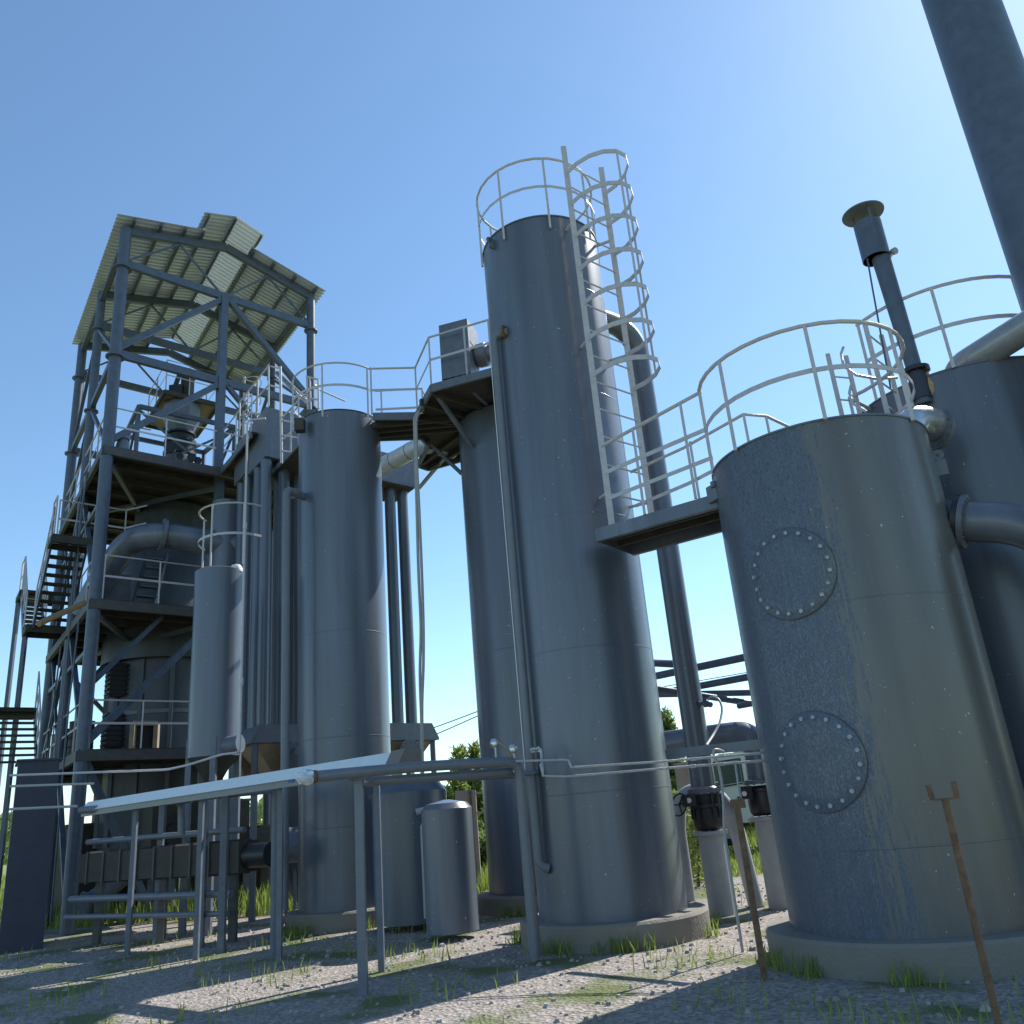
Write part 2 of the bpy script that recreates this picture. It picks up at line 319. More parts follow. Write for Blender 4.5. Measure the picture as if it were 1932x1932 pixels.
def cover(u, v, rr):
    h = cylhit(*W8(u, v), AX, AY, AR); a0 = math.atan2(h.y - AY, h.x - AX); z0 = h.z
    def on(a, b_, o): th = a0 + a / AR; return Vector((AX + (AR + o) * cos(th), AY + (AR + o) * sin(th), z0 + b_))
    b = MB(); K = 48; rings = [(0.0, .022), (rr * .35, .022), (rr * .7, .022), (rr * .975, .022), (rr, .017), (rr, -.004)]
    k0 = 0; b.v.append(on(0, 0, .022))
    for q, o in rings[1:]:
        for j in range(K): t = 2 * pi * j / K; b.v.append(on(cos(t) * q, sin(t) * q, o))
    for j in range(K): b.f.append((0, 1 + j, 1 + (j + 1) % K))
    for i in range(len(rings) - 2):
        for j in range(K): b.f.append((1 + i * K + j, 1 + (i + 1) * K + j, 1 + (i + 1) * K + (j + 1) % K, 1 + i * K + (j + 1) % K))
    c = b.build('manhole_cover', mA, A)
    gk = MB(); K2 = 64
    for q, o in ((rr - .004, .004), (rr - .004, .0085), (rr + .008, .0085), (rr + .008, .0)):
        for j in range(K2): t = 2 * pi * j / K2; gk.v.append(on(cos(t) * q, sin(t) * q, o))
    for i in range(3):
        for j in range(K2): gk.f.append((i * K2 + j, (i + 1) * K2 + j, (i + 1) * K2 + (j + 1) % K2, i * K2 + (j + 1) % K2))
    gk.build('gasket', m_edge, c)
    for j in range(20):
        t = 2 * pi * (j + .5) / 20; p = on(cos(t) * rr * .88, sin(t) * rr * .88, .02); q = on(cos(t) * rr * .88, sin(t) * rr * .88, .048 + .006 * sin(j * 2.3))
        MB().tube([p, q], .021 + .002 * sin(j * 3.1), 6).build('bolt', m_bolt, c)
cover(668, 430, .47); cover(834, 1530, .465)
cc = (3.58, 9.20); zf = AT
ringA = arc(*cc, 1.18, 171, 401, zf, 22)
MB().tube([p + V(0, 0, 1.1) for p in ringA], .024, 8).build('handrail', m_rail, A)
b = MB(); flat_rail(b, [p + V(0, 0, .56) for p in ringA], .055, .01); b.build('mid_rail', m_rail, A)
for a in (171, 206, 257, 309, 352, 401):
    p = arc(*cc, 1.18, a, a, zf, 1)[0]; MB().bar(p - V(0, 0, .02), p + V(0, 0, 1.1), .04, .04, side=(p.y, -p.x, 0)).build('post', m_rail, A)
e0 = ringA[-1]; e1 = V(5.02, 10.49, zf)
MB().tube([e0 + V(0, 0, 1.1), e1 + V(0, 0, 1.1)], .024, 8).build('handrail', m_rail, A)
b = MB(); b.obox((2.47, 9.5, 4.95), (.10, .05, 0), (-.04, .08, 0), (0, 0, .10)); b.cyl((2.40, 9.40, 5.0), (2.40, 9.40, 5.07), .04, n=12); b.build('bracket', m_steel, A)
ea = V(cos(.371), -sin(.371), 0); ev0 = V(AX, AY, 4.86) + ea * 1.2; ef = V(sin(.371), cos(.371), 0)
b = MB(); b.lathe(ev0 + ea * .05 + V(0, 0, .08), [(.022, -.012), (.06, -.012), (.06, .012), (.022, .012), (.022, -.012)], 24, axis=ef); b.obox(ev0 + ea * .05 - V(0, 0, .07), ea * .06, ef * .012, (0, 0, .09)); b.build('lifting_lug', m_steel, A)
pad(AX, AY, 1.45, label='round concrete plinth under the big patchy grey tank')

# --- tower T
TX, TY, TR, TT = .843, 11.97, .95, 10.34
T = thing('scrubber_tower', (TX, TY, 0), 'tallest blue-grey cylindrical tower in the centre, with a caged ladder up its right side', 'tower')
shell(TX, TY, TR, .25, TT).build('shell', m_tank, T)
MB().lathe((TX, TY, 0), [(TR + .015, TT), (TR + .015, TT + .02), (.05, TT + .14)], 96).build('lid', m_steel, T)
seams(T, TX, TY, TR, (1.75, 3.55, 5.4, 7.3, 9.1), m_tank)
b = MB(); lp = cylhit(*W5(235, 330), TX, TY, TR); dn = (lp - V(TX, TY, lp.z)).normalized(); b.obox(lp + dn * .05, dn * .06, dn.cross(V(0, 0, 1)) * .012, (0, 0, .09)); b.lathe(lp + dn * .10 + V(0, 0, .06), [(.035, -.012), (.05, -.012), (.05, .012), (.035, .012)], 16, axis=dn.cross(V(0, 0, 1))); b.build('lifting_lug', m_steel, T)
ringT = arc(TX, TY, .985, 0, 360, TT, 28)
MB().tube([p + V(0, 0, 1.1) for p in ringT], .02, 8).build('handrail', m_rail, T)
b = MB(); flat_rail(b, [p + V(0, 0, .55) for p in ringT], .045, .008); b.build('mid_rail', m_rail, T)
for i in range(8):
    p = arc(TX, TY, .985, 188 + i * 45, 0, TT - .25, 1)[0]; MB().bar(p, p + V(0, 0, 1.35), .035, .035, side=(p.y, -p.x, 0)).build('post', m_rail, T)
# ladder with cage
LL = AZ(.1212, 10.98, 0); LR = AZ(.1705, 11.62, 0); ld = (LR - LL).normalized(); lo = Vector((ld.y, -ld.x, 0))
lad = MB().build('x', m_rail) if False else None
ladder = bpy.data.objects.new('caged_ladder', None)
for s_, nm in ((LL, 'stringer'), (LR, 'stringer')):
    MB().bar(s_ + V(0, 0, 4.95), s_ + V(0, 0, 11.55), .085, .03, side=(1, 0, 0)).build(nm, m_rail, T)
z = 5.16; k = 0
while z < 11.4:
    MB().tube([LL + V(0, 0, z), LR + V(0, 0, z)], .013, 8).build('rung', m_rail, T); z += .432
W_ = (LR - LL).length; mid = (LL + LR) / 2
def hoop(z):
    P = [(-.5, 0), (-.52, .22), (-.46, .44), (-.32, .62), (-.12, .73), (.10, .74), (.30, .64), (.45, .46), (.52, .22), (.5, 0)]
    return [mid + ld * (a * W_) + lo * (b_ * 1.08) + V(0, 0, z) for a, b_ in P]
k = 0; z = 7.42
while z < 11.6:
    b = MB(); H = hoop(z)
    for i in range(len(H) - 1): b.bar(H[i], H[i + 1], .012, .075)
    b.build('hoop', m_rail, T); z += .60
for i in (4, 7):
    H0 = hoop(7.42); H1 = hoop(11.06); MB().bar(H0[i], H1[i], .04, .01, side=H0[i + 1] - H0[i]).build('cage_strap', m_rail, T)
for z in (5.6, 8.0, 10.1):
    for s_ in (LL, LR):
        q = V(TX, TY, 0) + (s_ - V(TX, TY, 0)).normalized() * TR; MB().bar(s_ + V(0, 0, z), V(q.x, q.y, z), .04, .03).build('standoff', m_rail, T)
pad(TX, TY, 1.2, label='round concrete plinth under the tallest tower')
# rising pipe on the left of T
def az_on(px, py, cx, cy, r): h = cylhit(px, py, cx, cy, r); return h
tp = cylhit(*W5(345, 1055), TX, TY, TR); tb = cylhit(*W4(1890, 1800), TX, TY, TR)
az_p = -.0022
def top_at(px, py, dd): return PD(px, py, dd)
pz = top_at(*W5(240, 1010), 11.45); pxy = AZ(-.004, 11.42, 0)
P_ = thing('riser_pipe', (pxy.x, pxy.y, 0), 'thin vertical pipe running up the left side of the tallest tower', 'pipe')
MB().tube(fillet([V(tp.x, tp.y, pz.z - .02), V(pxy.x, pxy.y, pz.z), V(pxy.x, pxy.y, .95), V(tb.x, tb.y, .9)], .16), .062, 16).build('pipe', m_pipe, P_)
dd_ = (V(tp.x, tp.y, pz.z) - V(pxy.x, pxy.y, pz.z)).normalized()
MB().flange(V(pxy.x, pxy.y, pz.z) + dd_ * .20, dd_, .105, .035, 8).build('flange', m_rust, P_)
MB().flange(V(pxy.x, pxy.y, 2.05), V(0, 0, 1), .10, .035, 8).build('flange', m_steel, P_)
MB().cyl(V(pxy.x - .075, pxy.y - .03, 2.1), V(pxy.x - .075, pxy.y - .03, 8.0), .006, n=6).build('edge_highlight', m_white, P_)  # thin white rod standing in for the highlight on the pipe's left edge

# --- tank C behind T with platform
CX, CY, CR = .10, 16.3, 1.08
Cc = thing('reactor_column', (CX, CY, 0), 'blue-grey column standing just behind the tallest tower, with a polygonal platform at its top', 'tower')
shell(CX, CY, CR, .25, 9.28).build('shell', m_tank2, Cc)
seams(Cc, CX, CY, CR, (2.2, 4.4, 6.6), m_tank2)
platC = [(-2.63, 15.43), (-1.77, 15.57), (-1.33, 14.45), (-.14, 14.02), (1.0, 13.85), (2.2, 14.9), (2.2, 17.4), (1.2, 18.4), (-1.05, 17.95), (-1.86, 18.32), (-2.06, 18.08), (-1.70, 17.0), (-1.80, 16.55), (-2.66, 16.44)]
MB().prism(platC, 9.36, 9.42).build('platform_deck', m_dark, Cc)
b = MB()
for i in range(len(platC)):
    if i == 13: continue
    a, c = platC[i], platC[(i + 1) % len(platC)]; b.bar((*a, 9.33), (*c, 9.33), .05, .16)
b.build('edge_beam', m_steel, Cc)
for ya in (15.75, 16.0, 16.25):
    MB().bar((-2.7, ya, 9.29), (-.9, ya, 9.29), .07, .12).build('joist', m_dark, Cc)
for a, c in (((-1.33, 14.55), (-.4, 15.4)), ((-1.75, 15.6), (-.95, 16.0)), ((-.14, 14.1), (-.1, 15.3)), ((-1.8, 18.2), (-.7, 17.0)), ((-2.0, 18.0), (-1.0, 16.6)), ((-1.1, 17.9), (-.5, 17.2)), ((-1.6, 14.9), (-.8, 15.7))):
    MB().bar((*a, 9.3), (*c, 9.3), .07, .12).build('joist', m_dark, Cc)
for a, c in ((D(W3, 1040, 655, 14.75), D(W3, 1320, 1060, 15.6)), (D(W3, 960, 970, 17.0), D(W3, 1225, 1222, 16.4)), (D(W3, 1105, 1105, 17.6), D(W3, 925, 1320, 20.2)), (D(W3, 1250, 590, 14.6), D(W3, 1400, 730, 15.3))):
    MB().bar(a, c, .07, .07).build('brace', m_steel, Cc)
railing(Cc, [(-1.75, 15.62, 9.42), (-1.33, 14.49, 9.42), (-.14, 14.05, 9.42), (1.0, 13.9, 9.42)], 1.05, posts=[(-1.33, 14.49, 9.42), (-.62, 14.22, 9.42), (-.14, 14.05, 9.42), (.8, 13.9, 9.42)])
railing(Cc, [(-2.68, 15.50, 9.42), (-1.75, 15.62, 9.42)], 1.05, posts=[(-2.66, 15.5, 9.42), (-1.75, 15.62, 9.42)])
railing(Cc, [(-2.73, 16.38, 9.42), (-1.72, 16.46, 9.42), (-1.68, 17.0, 9.42), (-1.9, 18.1, 9.42)], 1.0, posts=[(-2.6, 16.38, 9.42), (-1.72, 16.46, 9.42), (-1.75, 17.2, 9.42), (-1.9, 18.1, 9.42)])
railing(Cc, [(-1.9, 18.2, 9.42), (-1.05, 17.9, 9.42)], 1.0)
pad(CX, CY, 1.3, label='round concrete plinth under the column behind the tallest tower')
# control cabinet on platform
bx0 = V(-1.125, 14.56, 9.5); e_1 = V(.55, -.17, 0).normalized(); e_2 = V(-e_1.y, e_1.x, 0)
cb = thing('fan_housing', bx0, 'tall grey sheet-metal fan box standing on the high platform left of the tallest tower', 'fan box')
ctr = bx0 + e_1 * .30 + e_2 * .28 + V(0, 0, .66)
MB().obox(ctr, e_1 * .30, e_2 * .28, (0, 0, .60)).build('cabinet', m_steel, cb)
b = MB()
for i in range(5): b.obox(ctr + e_1 * (-.28 + .14 * i) + V(0, 0, -.645), e_1 * .02, e_2 * .28, (0, 0, .045))
b.build('feet', m_dark, cb)
MB().obox(ctr + e_1 * .303 + V(0, 0, .12), e_1 * .004, e_2 * .20, (0, 0, .006)).build('door_joint', m_dark, cb)
f0 = ctr + e_1 * .3 + e_2 * .12 + V(0, 0, -.05)
MB().lathe(f0, [(.2, 0), (.24, .05), (.24, .22), (.17, .27), (.17, .42)], 32, axis=e_1).build('fan_casing', m_steel, cb)
MB().flange(f0 + e_1 * .42, e_1, .21, .03, 10).build('flange', m_steel, cb)

# --- tank B
BX, BY, BR, BT = -3.455, 16.13, .837, 9.49
B = thing('storage_tank', (BX, BY, 0), 'blue-grey cylindrical tank left of centre with curved white railing round its top', 'tank')
shell(BX, BY, BR, .25, BT).build('shell', m_tank, B)
MB().lathe((BX, BY, 0), [(BR + .012, BT), (BR + .012, BT + .02), (.05, BT + .1)], 96).build('lid', m_dark, B)
seams(B, BX, BY, BR, (1.6, 3.1, 5.0, 6.9), m_tank)
ringB = arc(BX, BY, .97, 150, 325, BT, 18)
MB().tube([p + V(0, 0, 1.0) for p in ringB] + [V(-2.68, 15.5, BT + 1.0)], .02, 8).build('handrail', m_rail, B)
b = MB(); flat_rail(b, [p + V(0, 0, .5) for p in ringB], .05, .008); b.build('mid_rail', m_rail, B)
for a in (165, 205, 262, 318):
    p = arc(BX, BY, .97, a, a, BT - .2, 1)[0]; MB().bar(p, p + V(0, 0, 1.2), .035, .035, side=(p.y, -p.x, 0)).build('post', m_rail, B)
lg = cylhit(*W3(85, 880), BX, BY, BR) if False else PD(*W3(88, 882), 15.9)
MB().obox(lg, (.09, 0, 0), (0, .09, 0), (0, 0, .13)).build('rail_bracket', m_dark, B)
rg = cylhit(*W3(630, 890), BX, BY, BR); MB().obox(rg + V(.02, -.03, 0), (.07, .02, 0), (-.02, .05, 0), (0, 0, .08)).build('rail_bracket', m_dark, B)
n0 = cylhit(*W3(110, 1392), BX, BY, BR); n1 = PD(*W2(1588, 1790), 15.6); n1.z = n0.z
bp_ = thing('drain_pipe', (n1.x, n1.y, 0), 'slim vertical pipe with elbow entering the left side of the railed tank', 'pipe')
n1 = V(PD(*W1(1585, 1790), 15.75).x, PD(*W1(1585, 1790), 15.75).y, n0.z + .05)
MB().tube(fillet([V(n0.x + .1, n0.y + .1, n0.z), n1, V(n1.x, n1.y, .4)], .14), .075, 14).build('pipe', m_pipe, bp_)
MB().flange((n0 + n1) / 2, n0 - n1, .12, .03, 8).build('flange', m_steel, bp_)
pad(BX, BY, 1.05, label='round concrete plinth under the railed tank left of centre')

# --- tank G
GX, GY, GR = (AZ(-.3500, 17.8, 0).x, AZ(-.3500, 17.8, 0).y, .485)
G = thing('buffer_tank', (GX, GY, 0), 'small blue-grey tank on legs between the steel frame and the thin white conduit', 'tank')
shell(GX, GY, GR, 3.05, 6.72, n=64).build('shell', m_tank2, G)
MB().lathe((GX, GY, 0), [(GR, 6.72), (GR * .9, 6.75), (.01, 6.80)], 48).build('domed_top', m_tank2, G)
MB().lathe((GX, GY, 0), [(.12, 2.55), (GR * .6, 2.85), (GR, 3.05)], 48).build('domed_bottom', m_dark, G)
hp = PD(*W2(1285, 395), 17.6); MB().lathe(hp - V(0, 0, .12), [(.13, 0), (.13, .08), (.09, .14), (.01, .17)], 24).build('vent_cap', m_white, G)
for a in (20, 110, 200, 290):
    p = V(GX + (GR - .05) * cos(R(a)), GY + (GR - .05) * sin(R(a)), 0); MB().bar(p, p + V(0, 0, 3.4), .11, .11).build('leg', m_steel, G)
np_ = PD(*W2(1270, 1455), 17.3); MB().cyl(np_ + V(-.2, .1, 0), np_ + V(.12, .03, .02), .17, n=24).build('nozzle', m_steel, G)
ringG = arc(GX + .28, GY + .1, .75, 165, 330, 6.95, 12)
MB().tube([p + V(0, 0, 1.05) for p in ringG], .02, 8).build('handrail', m_rail, G)
b = MB(); flat_rail(b, [p + V(0, 0, .4) for p in ringG], .05, .008); b.build('mid_rail', m_rail, G)
for a in (170, 250, 300): p = arc(GX + .28, GY + .1, .75, a, a, 6.7, 1)[0]; MB().bar(p, p + V(0, 0, 1.3), .03).build('post', m_rail, G)

# --- tank E behind A at the right edge
EX, EY, ER, ET = 6.21, 10.66, 1.36, 6.30
E_ = thing('storage_tank', (EX, EY, 0), 'dark blue-grey tank at the right edge, partly hidden behind the patchy tank', 'tank')
shell(EX, EY, ER, .25, ET).build('shell', m_tank2, E_)
MB().lathe((EX, EY, 0), [(ER + .012, ET), (ER + .012, ET + .02), (.05, ET + .12)], 96).build('lid', m_steel, E_)
seams(E_, EX, EY, ER, (2.1, 4.1), m_tank2)
ringE = arc(EX, EY, 1.38, 199, 340, ET, 20)
MB().tube([p + V(0, 0, 1.15) for p in ringE], .024, 8).build('handrail', m_rail, E_)
b = MB(); flat_rail(b, [p + V(0, 0, .58) for p in ringE], .055, .01); b.build('mid_rail', m_rail, E_)
for a in (200, 243, 285): p = arc(EX, EY, 1.38, a, a, ET, 1)[0]; MB().bar(p, p + V(0, 0, 1.15), .04, .04, side=(p.y, -p.x, 0)).build('post', m_rail, E_)
pad(EX, EY, 1.6, label='round concrete plinth under the tank at the right edge')
# pipe with flange in front of E
fp = D(W8, 1690, 125, 9.9)
p0 = D(W8, 1500, 105, 10.15); p1 = fp; p2 = D(W8, 2020, 135, 9.85); p3 = D(W8, 2400, 330, 9.8)
hp_ = thing('flanged_pipe', (fp.x, fp.y, 0), 'fat grey horizontal pipe with bolted flange, leaving behind the patchy tank to the right edge', 'pipe')
MB().tube(fillet([p0, p1, p2, p3, V(p3.x, p3.y, .0)], .5, 8), .215, 28).build('pipe', m_tank, hp_)
MB().flange(fp, p2 - p1, .285, .05, 16, .014).build('flange', m_steel, hp_)
MB().flange(fp - (p2 - p1).normalized() * .055, p2 - p1, .285, .05, 16, .014).build('flange', m_black, hp_)
# silver elbow between A and E
se = thing('silver_elbow', (4.7, 9.9, 5.3), 'shiny silver pipe elbow bolted on between the patchy tank and the right edge tank', 'pipe')
s1 = D(W7, 1330, 1420, 10.05); s2 = D(W7, 1390, 1270, 10.2); s3 = D(W7, 1535, 1345, 10.5)
MB().tube(fillet([D(W7, 1370, 1500, 10.1), D(W7, 1370, 1290, 10.15), D(W7, 1540, 1320, 10.55)], .30, 10), .195, 26).build('pipe', m_silver, se)
MB().flange(s3, V(.75, .3, -.15), .25, .045, 14, .014).build('flange', m_steel, se)
# big pipe on E top
dp = thing('jacketed_duct', (5.9, 10.4, 6.3), 'thick glossy pipe rising to the right from the roof of the right edge tank', 'pipe')
MB().tube(fillet([V(*(AZ(.536, 11.35, 6.0))), V(*(AZ(.536, 11.35, 6.42))), V(*(AZ(.60, 11.0, 6.50))), V(*(AZ(.80, 10.4, 6.75)))], .35, 10), .19, 28).build('pipe', m_gloss, dp)
# vent stack
vb = AZ(.4965, 11.0, 6.15); vs_ = thing('vent_stack', vb, 'slender vent pipe with sleeve and disc rain cap above the right edge tank', 'vent')
MB().tube([vb + V(0, 0, -.2), vb + V(-.02, .02, 2.25)], .095, 20).build('pipe', m_frame, vs_)
vt = AZ(.4862, 11.0, 0); MB().tube([AZ(.4965, 11.0, 6.1), AZ(.4885, 11.0, 8.6)], .09, 20).build('inner_pipe', m_frame, vs_)
MB().lathe(AZ(.4875, 11.0, 8.15), [(.165, 0), (.178, 0), (.178, .56), (.165, .56), (.165, 0)], 40).build('sleeve', m_frame, vs_)
MB().lathe(AZ(.4858, 11.0, 8.88), [(.27, 0), (.275, .015), (.05, .10), (.01, .11)], 40).build('rain_cap', m_steel, vs_)
for a in (0, 120, 240):
    q = AZ(.4875, 11.0, 8.45) + V(.17 * cos(R(a + 20)), .17 * sin(R(a + 20)), 0); MB().bar(q, q + V(.02, 0, .47), .018).build('strut', m_steel, vs_)
MB().flange(AZ(.4965, 11.0, 6.42), V(0, 0, 1), .17, .05, 8).build('flange', m_black, vs_)
MB().lathe(AZ(.4965, 11.0, 6.02), [(.11, 0), (.11, .38)], 20).build('base_nozzle', m_navy, vs_)
cbl = thing('sensor_cable', AZ(.485, 10.9, 6.4), 'thin conduits with a small junction head running beside the vent pipe', 'cable')
MB().tube([D(W7, 1125, 340, 10.9), D(W7, 1160, 540, 10.85), D(W7, 1262, 1100, 10.8)], .012, 8).build('conduit', m_frame, cbl)
MB().tube([D(W7, 1232, 395, 11.0), D(W7, 1262, 335, 11.0), D(W7, 1280, 300, 11.0)], .012, 8).build('conduit', m_rail, cbl)
MB().lathe(D(W7, 1283, 300, 11.0), [(.02, -.04), (.045, -.03), (.05, .02), (.02, .05)], 14, axis=(1, .2, .5)).build('junction_head', m_thin, cbl)
# sack wrapped at vent base
b = MB(); sp_ = D(W7, 1465, 1085, 11.05); random.seed(3); k = 9
for i in range(6):
    for j in range(10):
        a = 2 * pi * j / 10; rr = (.08, .12, .13, .12, .08, .02)[i] * random.uniform(.85, 1.12); b.v.append(sp_ + V(cos(a) * rr, sin(a) * rr * .8, -.2 + .085 * i))
for i in range(5):
    for j in range(10): b.f.append((i * 10 + j, i * 10 + (j + 1) % 10, (i + 1) * 10 + (j + 1) % 10, (i + 1) * 10 + j))
tag(b.build('sack', m_sack, None, 80), 'crumpled tan sackcloth wrapped beside the foot of the vent pipe', 'sack')
# ladders on A/E tops
def small_ladder(a, b_, z0, z1, label, n=None):
    t = thing('fixed_ladder', (a.x, a.y, z0), label, 'ladder')
    for q in (a, b_): MB().bar(V(q.x, q.y, z0), V(q.x, q.y, z1), .05, .03, side=(1, 0, 0)).build('stringer', m_rail, t)
    z = z0 + .2
    while z < z1: MB().tube([V(a.x, a.y, z), V(b_.x, b_.y, z)], .012, 8).build('rung', m_rail, t); z += .33
    return t
small_ladder(AZ(.4572, 10.4, 0), AZ(.4712, 10.9, 0), 5.3, 7.0, 'wide pale ladder standing behind the railing of the patchy tank')
t = small_ladder(AZ(.4092, 10.7, 0), AZ(.4285, 10.9, 0), 5.0, 6.85, 'narrow pale ladder with hoop behind the patchy tank railing')
MB().tube([D(W7, 985, 862, 10.9), D(W7, 972, 900, 10.8), D(W7, 985, 970, 10.6), D(W7, 1060, 1025, 10.4), D(W7, 1170, 1045, 10.5), D(W7, 1300, 1040, 10.7)], .018, 8).build('hoop', m_rail, t)
MB().tube([D(W7, 1030, 1085, 10.9), D(W7, 1020, 1130, 10.8), D(W7, 1040, 1190, 10.6), D(W7, 1120, 1240, 10.5)], .018, 8).build('hoop', m_rail, t)
# far right tall stack
fs = AZ(.652, 11.0, 0); FS = thing('chimney_stack', fs, 'tall dark blue stack cut off by the top right corner', 'stack')
MB().lathe(fs, [(.43, 0), (.43, 13.5)], 48).build('shaft', m_frame, FS)
MB().lathe(fs, [(.47, 0), (.47, .05), (.44, .06)], 48).build('base_flange', m_steel, FS)

# ================================================================== BRIDGE T - A
nA, nB = V(1.05, 10.47, 0), V(2.43, 9.50, 0); dl = (nB - nA).normalized(); dp_ = V(-dl.y, dl.x, 0)
fA, fB = nA + dp_ * .93, nB + dp_ * .93
Br = thing('footbridge', (1.7, 10.5, 4.8), 'steel footbridge from the tallest tower to the big patchy tank', 'walkway')
MB().prism([(p.x, p.y) for p in (nA, nB, fB, fA)], 4.925, 4.95).build('deck_plate', m_dark, Br)
for a, c in ((nA, nB), (fA, fB)):
    b = MB(); b.bar(a + V(0, 0, 4.87), c + V(0, 0, 4.87), .012, .17); b.bar(a + dp_ * .035 + V(0, 0, 4.79), c + dp_ * .035 + V(0, 0, 4.79), .07, .012); b.build('channel_beam', m_tank, Br)
MB().bar(nA + V(0, 0, 4.86), fA + V(0, 0, 4.86), .012, .13).build('channel_beam', m_tank, Br)
for k in (.33, .66): MB().bar(nA + dp_ * (.93 * k) + V(0, 0, 4.88), nB + dp_ * (.93 * k) + V(0, 0, 4.88), .06, .08).build('joist', m_dark, Br)
up = V(0, 0, 1)
na = V(1.25, 10.33, 4.95); nb = V(2.45, 9.42, 5.17)
MB().tube([na + up * 1.10, nb + up * 1.10], .024, 8).build('handrail', m_rail, Br)
b = MB(); flat_rail(b, [na + up * .72, nb + up * .60], .055, .01); b.build('mid_rail', m_rail, Br)
b = MB(); flat_rail(b, [na + up * .36, nb + up * .22], .05, .01); b.build('mid_rail', m_rail, Br)
for k in (.33, .80): p = na.lerp(nb, k); MB().bar(V(p.x, p.y, 4.95), p + up * 1.1, .035, .035, side=(p.y, -p.x, 0)).build('post', m_rail, Br)
far = [V(1.80, 11.42, 4.95), V(2.36, 11.0, 4.98), V(3.10, 10.04, 5.1), V(3.42, 10.15, 5.1), V(3.89, 10.62, 5.1)]
far = [V(1.75, 11.35, 4.95), V(2.42, 10.75, 5.0), V(3.10, 10.04, 5.1), V(3.42, 10.15, 5.1), V(3.89, 10.62, 5.1)]
MB().tube([p + up * 1.1 for p in far], .022, 8).build('handrail', m_rail, Br)
b = MB(); flat_rail(b, [p + up * .58 for p in far], .05, .01); b.build('mid_rail', m_rail, Br)
for p in (far[0].lerp(far[2], .12), far[0].lerp(far[2], .55), far[2], far[3], far[4]): MB().bar(p, p + up * 1.1, .035, .035, side=(p.y, -p.x, 0)).build('post', m_rail, Br)
# lower beam between T and A
b = MB(); a = AZ(.1487, 11.4, 2.13); c = AZ(.262, 10.5, 2.10)
tag(MB().obox((a + c) / 2, (c - a) / 2, (.012, .02, 0), (0, 0, .055)).add([], []).build('tie_beam', m_tank), 'horizontal grey flat beam low down between the tallest tower and the patchy tank', 'beam')

# --- pipe D (downcomer right of T)
dx = AZ(.1840, 13.4, 0); Dp = thing('downcomer_pipe', dx, 'tall thick pipe right of the tallest tower, bending into its back near the top', 'pipe')
MB().tube(fillet([V(TX + .3, TY + .2, 9.42), V(dx.x, dx.y, 9.42), V(dx.x, dx.y, 1.72)], .62, 12), .182, 30).build('pipe', m_tank, Dp)
MB().flange(V(dx.x, dx.y, 1.66), up, .25, .05, 12).build('flange', m_steel, Dp)
vlv = thing('butterfly_valve', V(dx.x, dx.y, 1.3), 'black cast valve with spoked handwheel under the thick pipe right of the tallest tower', 'valve', 'black pipe valves')
MB().lathe(V(dx.x, dx.y, 1.12), [(.17, 0), (.205, .05), (.22, .18), (.21, .30), (.235, .31), (.235, .36), (.20, .37), (.21, .50)], 32).build('valve_body', m_black, vlv)
b = MB()
for i in range(14): a = 2 * pi * i / 14; b.cyl(V(dx.x + .225 * cos(a), dx.y + .225 * sin(a), 1.28), V(dx.x + .225 * cos(a), dx.y + .225 * sin(a), 1.60), .013, n=6)
b.build('tie_rods', m_black, vlv)
gb = D(V7, 540, 1060, 13.25); MB().obox(gb, (.10, 0, 0), (0, .07, 0), (0, 0, .085)).build('gearbox', m_black, vlv)
MB().cyl(gb + V(-.01, -.08, .0), gb + V(-.01, -.10, .0), .036, n=20).build('gauge', m_face, vlv)
hw = D(V7, 410, 1120, 13.15); ax = V(-.75, -.5, .25).normalized(); x, y, _ = frame_of(ax)
b = MB(); b.tube([hw + (x * cos(2 * pi * i / 24) + y * sin(2 * pi * i / 24)) * .155 for i in range(25)], .013, 8)
for i in range(3): a = 2 * pi * i / 3; b.bar(hw, hw + (x * cos(a) + y * sin(a)) * .155, .02)
b.cyl(hw, gb, .02, n=8); b.build('handwheel', m_black, vlv)
lp_ = thing('lower_pipe', V(dx.x, dx.y, 0), 'light grey flanged pipe stub under the black valve right of the tower', 'pipe')
MB().cyl(V(dx.x, dx.y, 0), V(dx.x, dx.y, 1.08), .18, n=28).build('pipe', m_lgrey, lp_)
MB().flange(V(dx.x, dx.y, 1.085), up, .25, .05, 12).build('flange', m_lgrey, lp_)
# arched light grey pipe behind
ua = [D(V7, 400, 1500, 14.0), D(V7, 395, 1120, 14.0), D(V7, 520, 950, 14.0), D(V7, 760, 900, 14.0), D(V7, 980, 1010, 14.0), D(V7, 1120, 1220, 14.0), D(V7, 1230, 1500, 14.0)]
ua = fillet(ua, .5, 6); ua = [ua[0] - V(0, 0, 0)] + ua; ua[0] = V(ua[1].x, ua[1].y, .0)
ua.append(V(ua[-1].x + .1, ua[-1].y, .0))
tag(MB().tube(ua, .115, 24).build('arched_pipe', m_lgrey), 'light grey pipe arching over behind the black handwheel valve', 'pipe')
